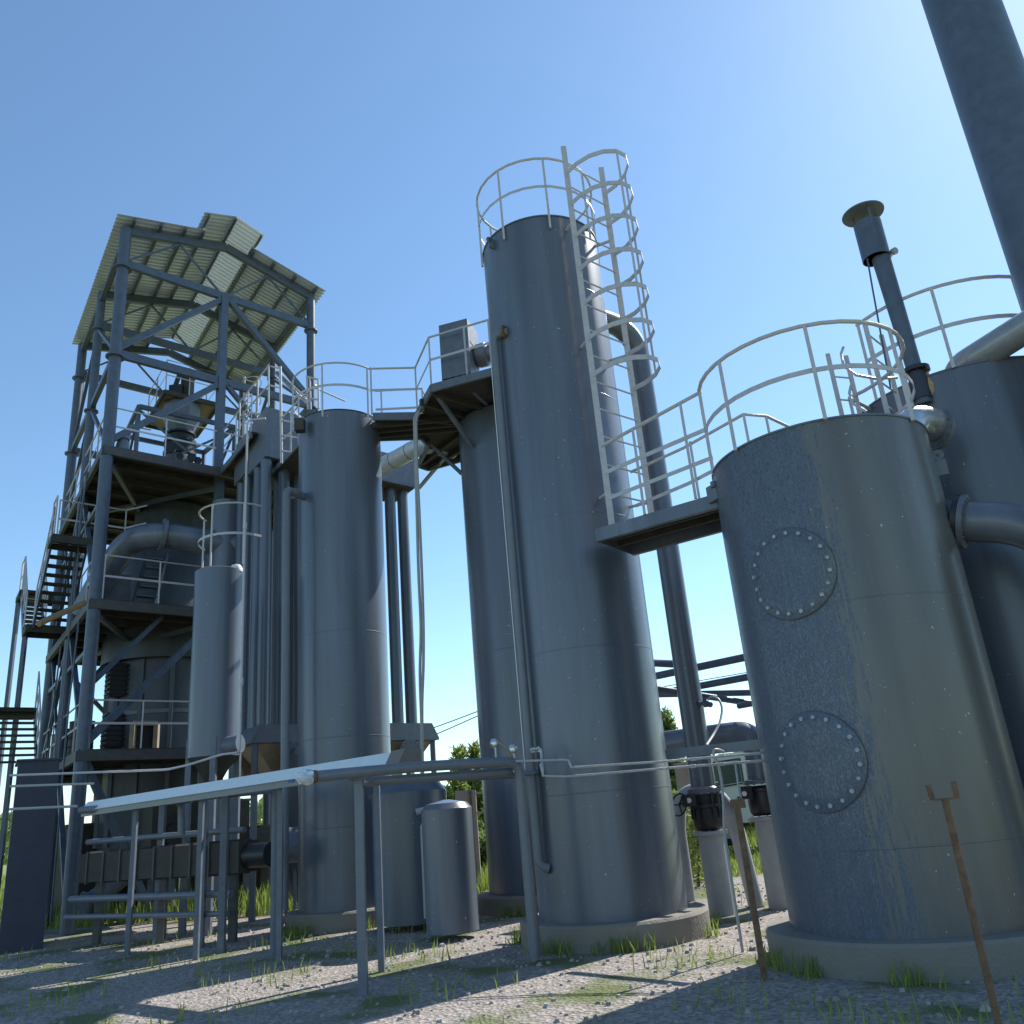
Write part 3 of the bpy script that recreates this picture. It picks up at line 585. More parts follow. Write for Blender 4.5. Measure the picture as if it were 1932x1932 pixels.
# horizontal duct with elbow + second vertical
q0 = D(W6, 700, 1250, 15.5); q1 = D(W6, 1370, 1252, 13.6); vx = AZ(.2462, 13.8, 0)
e_p = V(vx.x, vx.y, q1.z)
eb = thing('elbow_duct', vx, 'fat grey duct curving down between the thick pipe and the patchy tank', 'pipe')
MB().tube(fillet([V(1.2, 15.0, q1.z), e_p + V(.02, .0, 0), V(vx.x, vx.y, 1.75)], .42, 12), .205, 30).build('duct', m_tank, eb)
MB().flange(V(vx.x, vx.y, 1.72), up, .28, .05, 12).build('flange', m_steel, eb)
v2 = thing('gate_valve', V(vx.x, vx.y, 1.2), 'black cast valve with small gauge beside the left foot of the patchy tank', 'valve', 'black pipe valves')
MB().lathe(V(vx.x, vx.y, 1.25), [(.2, 0), (.235, .05), (.25, .2), (.24, .33), (.26, .34), (.26, .38), (.22, .42)], 32).build('valve_body', m_black, v2)
gb = D(V7, 1345, 950, 13.52); MB().obox(gb, (.08, 0, 0), (0, .07, 0), (0, 0, .09)).build('gearbox', m_black, v2)
MB().cyl(D(V7, 1325, 965, 13.45), D(V7, 1325, 965, 13.42), .035, n=20).build('gauge', m_face, v2)
l2 = thing('lower_pipe', V(vx.x, vx.y, 0), 'light grey flanged pipe stub under the valve beside the patchy tank', 'pipe')
MB().cyl(V(vx.x, vx.y, 0), V(vx.x, vx.y, 1.2), .2, n=28).build('pipe', m_lgrey, l2); MB().flange(V(vx.x, vx.y, 1.21), up, .29, .05, 12).build('flange', m_lgrey, l2)
# little valve and hose on D
jv = D(W6, 1050, 1035, 13.25)
ph = thing('sample_hose', jv, 'pale thin hose looping from a small tap on the thick pipe right of the tower', 'hose')
b = MB(); b.cyl(jv + V(-.1, 0, 0), jv + V(.05, 0, 0), .035, n=12); b.cyl(jv + V(0, 0, -.06), jv + V(0, 0, .07), .03, n=12); b.lathe(jv + V(.06, 0, -.02), [(.02, -.05), (.045, -.03), (.045, .03), (.02, .05)], 12, axis=(1, 0, -.3)); b.build('tap', m_frame, ph)
MB().tube(fillet([jv + V(.05, 0, .05), D(W6, 1095, 985, 13.2), D(W6, 1150, 1000, 13.1), D(W6, 1178, 1070, 13.0), D(W6, 1160, 1180, 12.8), D(W6, 1110, 1270, 12.6), D(W6, 1060, 1345, 12.2)], .2, 5), .017, 10).build('hose', m_hose, ph)
tag(MB().tube(fillet([D(W6, 1185, 1395, 10.3), D(W6, 1150, 1378, 10.25), D(W6, 1115, 1378, 10.2), D(W6, 1108, 1410, 10.2), D(W6, 1150, 1500, 10.2), D(W6, 1170, 1600, 10.2), D(W6, 1185, 1760, 10.2), D(W6, 1190, 1990, 10.2), V(D(W6, 1190, 1990, 10.2).x, D(W6, 1190, 1990, 10.2).y, .02)], .2, 5), .016, 10).build('rubber_hose', m_hose), 'thick pale hose hanging over the low beam in front of the white truck', 'hose')

# crossing bars behind
bars = [((690, 835), (1355, 695), 14.6, 14.0, .062), ((690, 968), (1380, 840), 15.2, 14.2, .058), ((705, 972), (1395, 958), 14.9, 14.3, .05), ((705, 930), (1408, 1040), 13.9, 14.4, .05), ((680, 740), (850, 748), 14.2, 13.6, .06), ((1298, 1056), (1408, 1036), 14.0, 13.8, .045)]
labs = ['topmost long sloping pipe crossing behind the thick pipe right of the tower', 'second long sloping pipe crossing behind the thick pipe right of the tower', 'third rising pipe crossing low behind the thick pipe right of the tower', 'pipe sloping down to the right behind the thick pipe, near the small tap', 'short stub pipe between the tallest tower and the thick pipe', 'short pipe end beside the left edge of the patchy tank']
for (a, c, d0, d1, r_), lb in zip(bars, labs):
    p, q = D(W6, *a, d0), D(W6, *c, d1); e = (q - p); k0 = .25 if lb.startswith(('top', 'sec', 'third', 'pipe')) else .02
    tag(MB().cyl(p - e * k0, q + e * k0, r_, n=16).build('cross_pipe', m_frame), lb, 'pipe', 'pipes crossing behind the thick pipe')

# rusty post
rp = D(V7, 1250, 1300, 8.8); rt = D(V7, 1240, 1040, 8.8)
rs = thing('rusty_post', V(rp.x, rp.y, 0), 'rusty post with square plate head in front of the white truck', 'post')
MB().bar(V(rp.x, rp.y, 0), V(rp.x, rp.y, rt.z - .05), .055, .05).build('post', m_rust, rs)
MB().obox(D(V7, 1235, 1105, 8.8), (.065, 0, 0), (0, .03, 0), (0, 0, .042)).build('head_plate', m_rust, rs)
tag(MB().tube([D(V7, 1275, 1010, 9.5), D(V7, 1235, 820, 9.6), D(V7, 1200, 560, 9.7)], .012, 8).build('thin_riser', m_thin), 'thin leaning metal rod in front of the white truck window', 'rod')
# fork stand in front of A
fk = D(W8, 1580, 1750, 6.2); ft = D(W8, 1620, 1885, 6.2)
F_ = thing('fork_stand', V(fk.x, fk.y, 0), 'rusty U-shaped fork stand at the bottom right before the patchy tank', 'pipe stand')
MB().cyl(V(fk.x, fk.y, 0), V(fk.x, fk.y, fk.z), .022, n=14).build('stem', m_rust, F_)
ev = V(cos(.42), -sin(.42), 0)
b = MB(); b.bar(fk - ev * .07, fk + ev * .07, .04, .012); b.bar(fk - ev * .07, fk - ev * .078 + V(0, 0, .09), .012, .03); b.bar(fk + ev * .07, fk + ev * .072 + V(0, 0, .10), .012, .03); b.build('fork', m_rust, F_)

# ================================================================== LOW PIPES
def low_pipe(pts, r_, m, name, label, fil=.2, legs=()):
    t = thing(name, V(pts[0].x, pts[0].y, 0), label, 'pipe'); MB().tube(fillet(pts, fil, 5), r_, 16).build('pipe', m, t); return t
a0 = D(W4, 160, 1580, 9.4); a1 = D(W4, 510, 1545, 9.6); a2 = D(W4, 1000, 1500, 10.0); a3 = D(W4, 1700, 1462, 10.55)
t = low_pipe([a0, a1, a2, a3, V(a3.x, a3.y, 0.05)], .058, m_pipe, 'wrapped_pipe', 'upper of two low horizontal pipes, its sunlit left end wrapped in clear plastic', .16)
cN = V(a0.x, a0.y, a0.z); dd_ = (a0 - a1).normalized(); random.seed(5); b = MB(); x, y, _ = frame_of(dd_)
for i in range(7):
    for j in range(12):
        a = 2 * pi * j / 12; rr = (.06, .075, .07, .08, .065, .05, .012)[i] * random.uniform(.8, 1.2); b.v.append(cN + dd_ * (-.03 + .03 * i) + (x * cos(a) + y * sin(a)) * rr)
for i in range(6):
    for j in range(12): b.f.append((i * 12 + j, i * 12 + (j + 1) % 12, (i + 1) * 12 + (j + 1) % 12, (i + 1) * 12 + j))
b.build('plastic_wrap', pl, t, 60)
MB().obox(cN + dd_ * .19 - V(0, 0, .02), dd_ * .03, (0, .02, 0), (0, 0, .015)).build('blue_tag', m_blue, t)
MB().cyl(cN - dd_ * .04, cN - dd_ * .075, .066, n=18).build('rusty_collar', m_rust, t)
a0 = D(W4, 610, 1612, 9.9); a3 = D(W4, 1700, 1535, 10.7)
t2 = low_pipe([a0 + V(-.05, .12, 0), a0, a3, V(a3.x + .05, a3.y, .05)], .05, m_pipe, 'low_pipe', 'lower of the two low horizontal pipes in front of the tower foot', .12)
lp2 = D(W4, 1100, 1590, 10.9); tag(MB().tube(fillet([D(W4, 1260, 1590, 10.9), D(W4, 1700, 1570, 11.0)], .1), .035, 12).build('low_pipe', m_pipe), 'thin third pipe just under the pair of low horizontal pipes', 'pipe')
ps = D(W4, 525, 1600, 9.75); st_ = thing('pipe_support', V(ps.x, ps.y, 0), 'square upright post carrying the pair of low horizontal pipes', 'support')
MB().bar(V(ps.x, ps.y, 0), V(ps.x, ps.y, ps.z), .09, .09).build('post', m_pipe, st_); MB().obox(V(ps.x, ps.y, ps.z + .01), (.09, 0, 0), (0, .09, 0), (0, 0, .012)).build('top_plate', m_pipe, st_)
# thin twin lines
def thin(pts, ds, lb, r_=.014):
    P2 = [D(W, u, v, d) for (W, u, v), d in zip(pts, ds)]; t = thing('instrument_line', V(P2[0].x, P2[0].y, 0), lb, 'pipe', 'thin instrument lines')
    MB().tube(P2, r_, 8).build('tube', m_thin, t)
    for k in (.35, .62):
        q = P2[-2].lerp(P2[-1], k); e = (P2[-1] - P2[-2]).normalized(); MB().cyl(q - e * .03, q + e * .03, r_ * 1.5, n=10).build('coupling', m_thin, t)
    return t
thin([(W4, 1680, 1462), (W6, 0, 1452), (W6, 42, 1456), (W6, 62, 1508), (W6, 100, 1506), (W6, 700, 1468), (W6, 1480, 1400)], [10.4, 10.3, 10.3, 10.3, 10.3, 10.2, 10.0], 'upper thin instrument line running across the tower foot to the patchy tank')
thin([(W4, 1860, 1480), (W4, 1880, 1570), (W6, 20, 1575), (W6, 230, 1560), (W6, 690, 1520), (W6, 1480, 1458)], [10.3, 10.3, 10.3, 10.3, 10.2, 10.0], 'lower thin instrument line running across the tower foot to the patchy tank')
# sensors on C/T
def sensor(u, v, d, lb):
    p = D(W4, u, v, d); t = thing('temperature_sensor', p, lb, 'sensor')
    b = MB(); b.lathe(p, [(.02, -.05), (.05, -.045), (.055, .0), (.05, .03), (.02, .05)], 18, axis=(.3, -.9, .3)); b.build('sensor_head', m_silver, t)
    MB().cyl(p + V(.01, 0, -.04), p + V(.01, 0, -.24), .014, n=10).build('stem', m_thin, t); MB().cyl(p + V(.01, 0, -.22), p + V(.01, 0, -.27), .028, n=8).build('nut', m_silver, t)
sensor(1522, 1328, 10.7, 'left silver sensor head above the low pipes, with a curved hose'); sensor(1657, 1372, 10.6, 'right silver sensor head just left of the riser pipe')
tag(MB().tube(fillet([D(W4, 1545, 1322, 10.7), D(W4, 1600, 1350, 10.6), D(W4, 1640, 1420, 10.6), D(W4, 1660, 1462, 10.6)], .1), .013, 8).build('short_hose', m_tan), 'short tan hose arcing between the two silver sensor heads', 'hose')
t = thing('angle_fitting', D(W4, 1830, 1378, 10.6), 'silver threaded elbow fitting right of the riser pipe at the tower foot', 'fitting')
b = MB(); b.tube(fillet([D(W4, 1795, 1382, 10.75), D(W4, 1865, 1370, 10.6), D(W4, 1868, 1420, 10.6), D(W4, 1880, 1570, 10.4)], .06), .017, 10); b.build('tube', m_thin, t)
MB().cyl(D(W4, 1798, 1382, 10.74), D(W4, 1812, 1380, 10.72), .032, n=8).build('nut', m_silver, t); MB().cyl(D(W4, 1835, 1376, 10.68), D(W4, 1850, 1374, 10.66), .032, n=8).build('nut', m_silver, t)

# white cable tray (long sloped cover)
tr = thing('cable_trough', V(0, 10, 0), 'long white sheet-metal trough cover running low across the left half', 'cable tray')
pA = PD(727, 1443, 10.6); pB = PD(150, 1531, 17.2); dl_ = (pB - pA).normalized(); nrm = V(-dl_.y, dl_.x, 0); nrm = nrm if nrm.y > 0 else -nrm
b = MB(); hh, dp2 = .15, .13
vs = []
for p in (pA, pB): vs += [p, p + nrm * dp2 + V(0, 0, hh), p + nrm * (dp2 + .22) + V(0, 0, hh), p + nrm * (dp2 + .22), ]
b.add(vs, [(0, 1, 5, 4), (1, 2, 6, 5), (2, 3, 7, 6), (3, 0, 4, 7), (0, 3, 2, 1), (4, 5, 6, 7)]); b.build('cover', m_white, tr)
b = MB(); b.bar(pA - V(0, 0, .045) + nrm * .06, pB - V(0, 0, .045) + nrm * .06, .06, .088); b.build('channel', m_pipe, tr)
b = MB(); pE = pA - dl_ * .24; 
vs = []
for p in (pE, pA - dl_ * .004): vs += [p + V(0, 0, .0) - nrm * .006, p + nrm * .1 + V(0, 0, hh + .01) , p + nrm * (dp2 + .24) + V(0, 0, hh + .01), p + nrm * (dp2 + .24)]
b.add(vs, [(0, 1, 5, 4), (1, 2, 6, 5), (2, 3, 7, 6), (3, 0, 4, 7), (0, 3, 2, 1), (4, 5, 6, 7)]); b.build('shaded_end_piece', m_conc, tr)  # dusty grey end; the shadow falling on it is put into the colour
for k in (.05, .3, .55, .8):
    p = pA.lerp(pB, k) + nrm * .2; MB().bar(V(p.x, p.y, 0), V(p.x, p.y, p.z), .07, .07).build('support_post', m_steel, tr)

# conduit (thin white) from HX top down then left
cz = AZ(-.3236, 15.2, 0); ctop = CAMH + 15.2 * .485
t = thing('conduit_line', cz, 'thin whitish conduit, vertical then bending left low along the steel frame', 'conduit')
pts = [V(cz.x + .35, cz.y - .02, ctop), V(cz.x, cz.y, ctop), V(cz.x, cz.y, PD(*W2(1305, 1500), 15.2).z), D(W2, 1200, 1512, 15.4), D(W2, 1000, 1575, 15.8), D(W2, 870, 1603, 16.1), D(W2, 400, 1620, 16.8), D(W2, -60, 1637, 17.5)]
MB().tube(fillet(pts, .08, 4), .02, 10).build('tube', m_rail, t)
for z in (4.0, 6.8): MB().cyl(V(cz.x, cz.y, z), V(cz.x, cz.y, z + .12), .034, n=10).build('coupling', m_rail, t)
tag(MB().tube([D(W2, -60, 1702, 17.2), D(W2, 440, 1685, 16.6)], .02, 8).build('wire_rail', m_thin), 'middle thin horizontal rail at the far left foot of the frame', 'rail', 'thin horizontal rails')
tag(MB().tube([D(W2, -60, 1838, 17.2), D(W2, 340, 1820, 16.6)], .022, 8).build('wire_rail', m_thin), 'lowest thin horizontal rail at the far left foot of the frame', 'rail', 'thin horizontal rails')
# hoses hanging from the B-C bridge
hb = thing('hanging_hoses', D(W3, 900, 790, 15.5), 'pair of long pale hoses hanging down from the high walkway', 'hose')
h1 = [D(W3, 960, 770, 15.3), D(W3, 915, 785, 15.4), D(W3, 890, 830, 15.4), D(W3, 898, 1100, 15.4), D(W3, 905, 1350, 15.4), D(W3, 920, 1932, 15.4), D(W4, 985, 500, 15.4), D(W4, 972, 800, 15.4), D(W4, 988, 1200, 15.4), D(W4, 985, 1500, 15.4)]
h2 = [D(W3, 950, 790, 15.35), D(W3, 915, 800, 15.38), D(W3, 905, 850, 15.38), D(W3, 908, 1150, 15.38), D(W3, 922, 1400, 15.38), D(W3, 945, 1932, 15.38), D(W4, 1002, 500, 15.38), D(W4, 1000, 800, 15.38), D(W4, 990, 1000, 15.38), D(W4, 992, 1500, 15.38)]
for h in (h1, h2): h.append(V(h[-1].x, h[-1].y, .05)); MB().tube(fillet(h, .6, 5), .027, 10).build('hose', m_hose, hb)

# ================================================================== STEEL FRAME (left)
u_ = V(.732, .681, 0); v_ = V(-.587, .81, 0); O = V(-9.66, 18.65, 0)
def F(s, t, z): return O + u_ * s + v_ * t + V(0, 0, z)
Z1, Z2, Z3 = 10.75, 6.95, 3.62
fr = thing('steel_tower_frame', F(0, 0, 0), 'tall open steel frame on the left with three decks under a corrugated roof', 'steel frame')
SW, ML, KB = 5.5, 3.35, 6.6
def zr(s): return 17.93 - abs(s - 2.77) * .235           # underside height of roof
for s, t, r_ in ((0, 0, .16), (SW, 0, .14), (0, ML, .13), (SW, ML, .13), (0, KB, .15), (SW, KB, .14)):
    top = 17.15; MB().cyl(F(s, t, 0), F(s, t, top), r_ * .92, n=20).build('post', m_frame, fr)
    for z in (13.35, 16.0): MB().cyl(F(s, t, z - .13), F(s, t, z - .09), r_ * 1.45, n=20).build('splice_flange', m_frame, fr)
MB().bar(F(2.76, 0, Z1), F(2.76, 0, 16.07), .2, .2, side=u_).build('post', m_frame, fr)
MB().bar(F(2.9, .3, 0), F(2.9, .3, Z1), .2, .2, side=u_).build('post', m_frame, fr)
for t in (0, ML, KB):
    MB().bar(F(0, t, 16.07), F(SW, t, 16.07), .12, .22).build('beam', m_frame, fr)
    b = MB(); b.bar(F(0, t, zr(0) - .18), F(2.77, t, zr(2.77) - .18), .12, .24); b.bar(F(2.77, t, zr(2.77) - .18), F(SW, t, zr(SW) - .18), .12, .24); b.build('rafter', m_frame, fr)
    for a, c, d in ((.0, 1.5, 1), (1.4, 2.7, -1), (SW, 4.0, 1), (4.1, 2.8, -1)):
        za, zc = (16.1, zr(c) - .3) if d == 1 else (zr(a) - .3, 16.1); MB().bar(F(a, t, za), F(c, t, zc), .05).build('rafter_brace', m_frame, fr)
    if t != ML: MB().bar(F(0, t, 13.35), F(SW, t, 13.35), .12, .22).build('beam', m_frame, fr)
for s in (0, SW):
    MB().bar(F(s, 0, 13.35), F(s, KB, 13.35), .12, .18).build('beam', m_frame, fr)
    MB().bar(F(s, 0, 16.9), F(s, KB, 16.9), .12, .16).build('beam', m_frame, fr)
def brace(a, c, w=.09): MB().bar(a, c, w).build('brace', m_frame, fr)
brace(F(0, 0, 13.5), F(2.76, 0, 16.0), .15); brace(F(SW, 0, 13.5), F(2.9, 0, 16.0), .15)
brace(F(0, 0, Z1 + .15), F(2.76, 0, 13.3), .15); brace(F(SW, 0, Z1), F(2.9, 0, 13.3), .12)
for s in (0, SW):
    brace(F(s, 0, 13.4), F(s, ML, 15.9)); brace(F(s, KB, 13.4), F(s, ML, 15.9)); brace(F(s, 0, Z1), F(s, ML, 13.3)); brace(F(s, KB, Z1), F(s, ML, 13.3))
for s in (0,):
    for za, zb in ((Z1, Z2), (Z2, Z3), (Z3, .1)):
        brace(F(s, 0, zb), F(s, ML, za), .11); brace(F(s, KB, zb), F(s, ML, za), .11); brace(F(s, ML, zb), F(s, KB, za), .07)
brace(F(0, 0, Z3 + .1), F(2.9, .3, Z2 - .2), .16); brace(F(0, 0, Z3 - .1), F(1.6, .3, .4), .14)
brace(F(0, .1, Z2 - 2.0), F(1.6, .3, Z2 - .2), .1)
# decks
def deck(z, s0, s1, t0, t1, hole=None):
    b = MB(); P = [F(s0, t0, 0), F(s1, t0, 0), F(s1, t1, 0), F(s0, t1, 0)]; b.prism([(p.x, p.y) for p in P], z - .03, z); b.build('deck', m_dark, fr)
    b = MB()
    for i in range(4): b.bar(P[i] + V(0, 0, z - .14), P[(i + 1) % 4] + V(0, 0, z - .14), .09, .215)
    b.build('edge_beam', m_edge, fr)
    k = t0 + .8
    while k < t1 - .2: MB().bar(F(s0, k, z - .12), F(s1, k, z - .12), .08, .16).build('joist', m_dark, fr); k += .95
deck(Z1, -.1, SW, -.12, 6.75); deck(Z2, -.1, 3.6, -.12, 6.75); deck(Z3, -.1, 4.2, -.12, 6.75)
# walkway towards the exchangers
b = MB(); P = [F(2.8, -2.6, 0), F(4.1, -2.6, 0), F(4.1, -.17, 0), F(2.8, -.17, 0)]; b.prism([(p.x, p.y) for p in P], Z1 - .05, Z1 - .01); b.build('walkway_deck', m_dark, fr)
for s in (2.8, 4.1): MB().bar(F(s, -2.6, Z1 - .12), F(s, -.17, Z1 - .12), .05, .13).build('walkway_edge', m_steel, fr)
# frame railings
def rr(pts, posts=None, h=1.05, r_=.02, mids=(.55,)): railing(fr, pts, h, posts, r_, mids)
rr([F(.05, -.08, Z1), F(5.4, -.08, Z1)], [F(s, -.08, Z1) for s in (.08, 1.35, 2.6, 4.1)])
rr([F(-.05, .1, Z1), F(-.05, 6.6, Z1)], [F(-.05, s, Z1) for s in (1.2, 2.4, 4.6, 5.7)])
rr([F(0, 6.7, Z1), F(5.4, 6.7, Z1)], [F(s, 6.7, Z1) for s in (1.4, 2.8, 4.2)])
rr([F(2.82, -2.5, Z1), F(2.82, -.2, Z1)], [F(2.82, -2.5, Z1), F(2.82, -1.3, Z1)])
rr([F(4.08, -2.5, Z1), F(4.08, -.2, Z1)], [F(4.08, -2.5, Z1), F(4.08, -1.3, Z1)])
rr([F(.1, -.08, Z2), F(2.6, -.08, Z2), F(3.5, .6, Z2)], [F(.14, -.08, Z2), F(1.4, -.08, Z2), F(2.6, -.08, Z2)])
rr([F(.1, -.08, Z3), F(3.3, -.08, Z3)], [F(1.2, -.08, Z3), F(2.35, -.08, Z3)])
rr([F(-.05, .1, Z2), F(-.05, 1.9, Z2)], [F(-.05, 1.0, Z2), F(-.05, 1.9, Z2)])
rr([F(-.05, .1, Z3), F(-.05, 6.3, Z3)], [F(-.05, s, Z3) for s in (1.0, 2.2, 4.4, 5.6)])
rr([F(-.7, 2.0, 8.9), F(0.9, 2.0, 8.9), F(1.3, 1.4, 8.9)], [F(-.7, 2.0, 8.9), F(.9, 2.0, 8.9)])
# roof
rf = MB(); pitch_ = .17; t0, t1 = -.42, 6.85
m_glint = bpy.data.materials.new('translucent_glint_sheet'); m_glint.use_nodes = True; _n = m_glint.node_tree; _b = _n.nodes['Principled BSDF']  # translucent sheet put in to imitate the sun glint on the ridge strip
_b.inputs['Base Color'].default_value = (.62, .66, .64, 1); _b.inputs['Roughness'].default_value = .25
_t = _n.nodes.new('ShaderNodeBsdfTranslucent'); _t.inputs[0].default_value = (.72, .78, .78, 1); _m = _n.nodes.new('ShaderNodeMixShader'); _m.inputs[0].default_value = .33
_n.links.new(_b.outputs[0], _m.inputs[1]); _n.links.new(_t.outputs[0], _m.inputs[2]); _n.links.new(_m.outputs[0], _n.nodes['Material Output'].inputs[0])
def sheet(sa, sb, t0, t1, zf_, par, name, m_=None):
    m_ = m_ or m_galv
    b = MB(); t = t0; k = 0; rows = []
    while t < t1:
        for dt, dz in ((0, 0), (.05, 0), (.065, .055), (.13, .055), (.145, 0)): rows.append((t + dt, dz))
        t += pitch_
    th = .004
    for s in (sa, sb):
        for tt, dz in rows: b.v.append(F(s, tt, zf_(s) + dz))
    for s in (sa, sb):
        for tt, dz in rows: b.v.append(F(s, tt, zf_(s) + dz + th))
    n = len(rows)
    for i in range(n - 1):
        b.f.append((i, n + i, n + i + 1, i + 1)); b.f.append((2 * n + i, 2 * n + i + 1, 3 * n + i + 1, 3 * n + i))
        b.f.append((i, i + 1, 2 * n + i + 1, 2 * n + i)); b.f.append((n + i, 3 * n + i, 3 * n + i + 1, n + i + 1))
    return b.build(name, m_, par, 20)
roof = MB().bar(F(2.0, -.42, zr(2.0) + .02), F(2.0, 6.95, zr(2.0) + .02), .08, .06).build('roof', m_galv, fr)
sheet(-.3, 2.05, t0, t1, zr, roof, 'roof_sheet'); sheet(3.45, 5.85, t0, t1, zr, roof, 'roof_sheet')
zm = lambda s: 18.13 - abs(s - 2.75) * .30
sheet(1.85, 2.75, -1.0, 6.2, zm, roof, 'ridge_sheet'); sheet(2.75, 3.6, -1.0, 6.2, zm, roof, 'ridge_sheet', m_glint)
for s in (.15, .85, 1.5, 2.0, 3.5, 4.15, 4.85, 5.55): MB().bar(F(s, t0 + .05, zr(s) - .055), F(s, t1 - .05, zr(s) - .055), .06, .1).build('purlin', m_frame, roof)
for s in (1.98, 2.75, 3.52): MB().bar(F(s, -.95, zm(s) - .05), F(s, 6.15, zm(s) - .05), .05, .08).build('purlin', m_frame, roof)
for t in (0.1, 2.2, 4.4, 6.3):
    for s in (1.98, 3.52): MB().bar(F(s, t, zr(s)), F(s, t, zm(s)), .05).build('ridge_strut', m_frame, roof)
b = MB(); b.bar(F(3.47, -.42, zr(3.47) + .03), F(3.47, 6.3, zr(3.47) + .03), .1, .05); b.build('gutter', m_silver, roof)
# ochre tube
tag(MB().cyl(D(V3, 220, 1620, 19.6), D(V3, 770, 1370, 20.4), .065, n=16).build('ochre_tube', m_ochre), 'ochre brown tube lying at a slant across the lower stair landing', 'tube')

# reactor
RX = F(2.46, 3.3, 0)
re = thing('gasifier_vessel', RX, 'large dark stepped cylindrical vessel standing inside the steel frame', 'vessel')
MB().lathe(RX, [(1.25, 1.2), (1.39, 1.6), (1.39, 6.2)], 64).build('lower_body', m_vessel, re)
MB().lathe(RX, [(1.39, 6.12), (1.62, 6.1), (1.62, 6.2), (1.60, 6.9)], 64).build('skirt', m_vessel, re)
MB().lathe(RX, [(1.3, 6.96), (1.3, 8.9), (1.04, 9.3), (1.04, 10.55), (.8, 10.6)], 64).build('upper_body', m_vessel, re)
MB().lathe(RX, [(1.40, 4.7), (1.43, 4.7), (1.43, 4.8), (1.40, 4.8)], 64).build('band', m_steel, re)
for a in range(0, 360, 30): p = RX + V(1.42 * cos(R(a)), 1.42 * sin(R(a)), 0); MB().bar(p + V(0, 0, 1.6), p + V(0, 0, 6.1), .06, .1).build('stiffener', m_vessel, re)
hf = D(W2, 740, 1410, 22.2); b = MB()
for a, c in (((-.27, -.32), (.27, -.32)), ((.27, -.32), (.27, .32)), ((.27, .32), (-.27, .32)), ((-.27, .32), (-.27, -.32))): b.bar(hf + u_ * a[0] + V(0, 0, a[1]), hf + u_ * c[0] + V(0, 0, c[1]), .11, .11)
b.build('hatch_frame', m_tan, re); MB().obox(hf + v_ * .15, u_ * .26, v_ * .1, (0, 0, .3)).build('hatch', m_black, re)
for a in (45, 135, 225, 315): p = RX + V(1.1 * cos(R(a)), 1.1 * sin(R(a)), 0); MB().bar(p, p + V(0, 0, 1.7), .22, .22).build('leg', m_steel, re)
MB().lathe(RX, [(.35, .5), (1.1, 1.3), (1.25, 1.55)], 40).build('ash_cone', m_dark, re)
# feed hopper on top
ho = thing('feed_hopper', RX + V(0, 0, Z1), 'octagonal feed hopper with valves and square platform under the corrugated roof', 'hopper')
H0 = RX + V(.05, .05, 0)
MB().lathe(H0, [(.75, 10.75), (.7, 11.7), (.62, 12.1), (.42, 12.35)], 40).build('dome', m_tank2, ho)
MB().lathe(H0, [(.42, 12.35), (.47, 12.38), (.47, 12.48), (.38, 12.5), (.40, 12.75), (.46, 12.77), (.46, 12.86), (.36, 12.9), (.36, 13.05), (.43, 13.06), (.43, 13.12)], 32).build('ball_valve', m_black, ho)
MB().lathe(H0, [(.34, 13.12), (.56, 13.62), (.56, 14.05), (.5, 14.1)], 8).build('hopper', m_steel, ho)
MB().bar(H0 + V(.05, .2, 13.9), H0 + V(.05, .2, 15.2), .3, .3).build('chute', m_dark, ho)
b = MB(); b.obox(H0 + V(-.2, .1, 14.5), (.2, 0, 0), (0, .2, 0), (0, 0, .28)); b.cyl(H0 + V(-.3, .0, 14.6), H0 + V(-.1, -.1, 15.1), .07, n=10); b.build('gate_drive', m_black, ho)
for p, r_ in ((D(V1, 745, 1310, 23.2), .16), (D(V1, 860, 1420, 22.9), .1), (D(V1, 1000, 1430, 22.9), .12), (D(V1, 1075, 1465, 23.0), .1)):
    MB().flange(p, V(.4, -.9, 0), r_, .08, 8, .02).build('side_valve', m_black, ho)
P = [(1.87, 2.75), (3.5, 2.75), (3.5, 5.2), (1.87, 5.2)]
b = MB(); b.prism([(F(s, t, 0).x, F(s, t, 0).y) for s, t in P], 14.1, 14.16); b.build('platform', m_tan, ho)
b = MB()
for i in range(4): b.bar(F(*P[i], 14.1), F(*P[(i + 1) % 4], 14.1), .08, .14)
b.build('platform_edge', m_dark, ho)
railing(ho, [F(1.9, 5.1, 14.16), F(1.9, 2.8, 14.16), F(3.45, 2.8, 14.16), F(3.45, 5.1, 14.16)], 1.05, [F(1.9, 5.1, 14.16), F(1.9, 4, 14.16), F(1.9, 2.8, 14.16), F(2.6, 2.8, 14.16), F(3.45, 2.8, 14.16), F(3.45, 4, 14.16)], .016, (.55,), flat=.03)
Q = [(1.05, 2.1), (3.8, 2.0), (3.5, 4.2), (1.1, 4.2)]
b = MB()
for i in range(4): b.bar(F(*Q[i], 13.1), F(*Q[(i + 1) % 4], 13.1), .1, .12)
b.build('support_frame', m_frame, ho)
for i in range(4):
    MB().bar(F(*Q[i], Z1), F(*Q[i], 13.1), .09, .09).build('support_post', m_frame, ho)
for a, c in ((0, 1), (1, 0), (1, 2), (0, 3)):
    p, q = F(*Q[a], 13.0), F(*Q[c], Z1 + .3); MB().bar(p, p.lerp(q, .5) if a != 1 else p.lerp(q, .55), .06).build('support_brace', m_frame, ho)
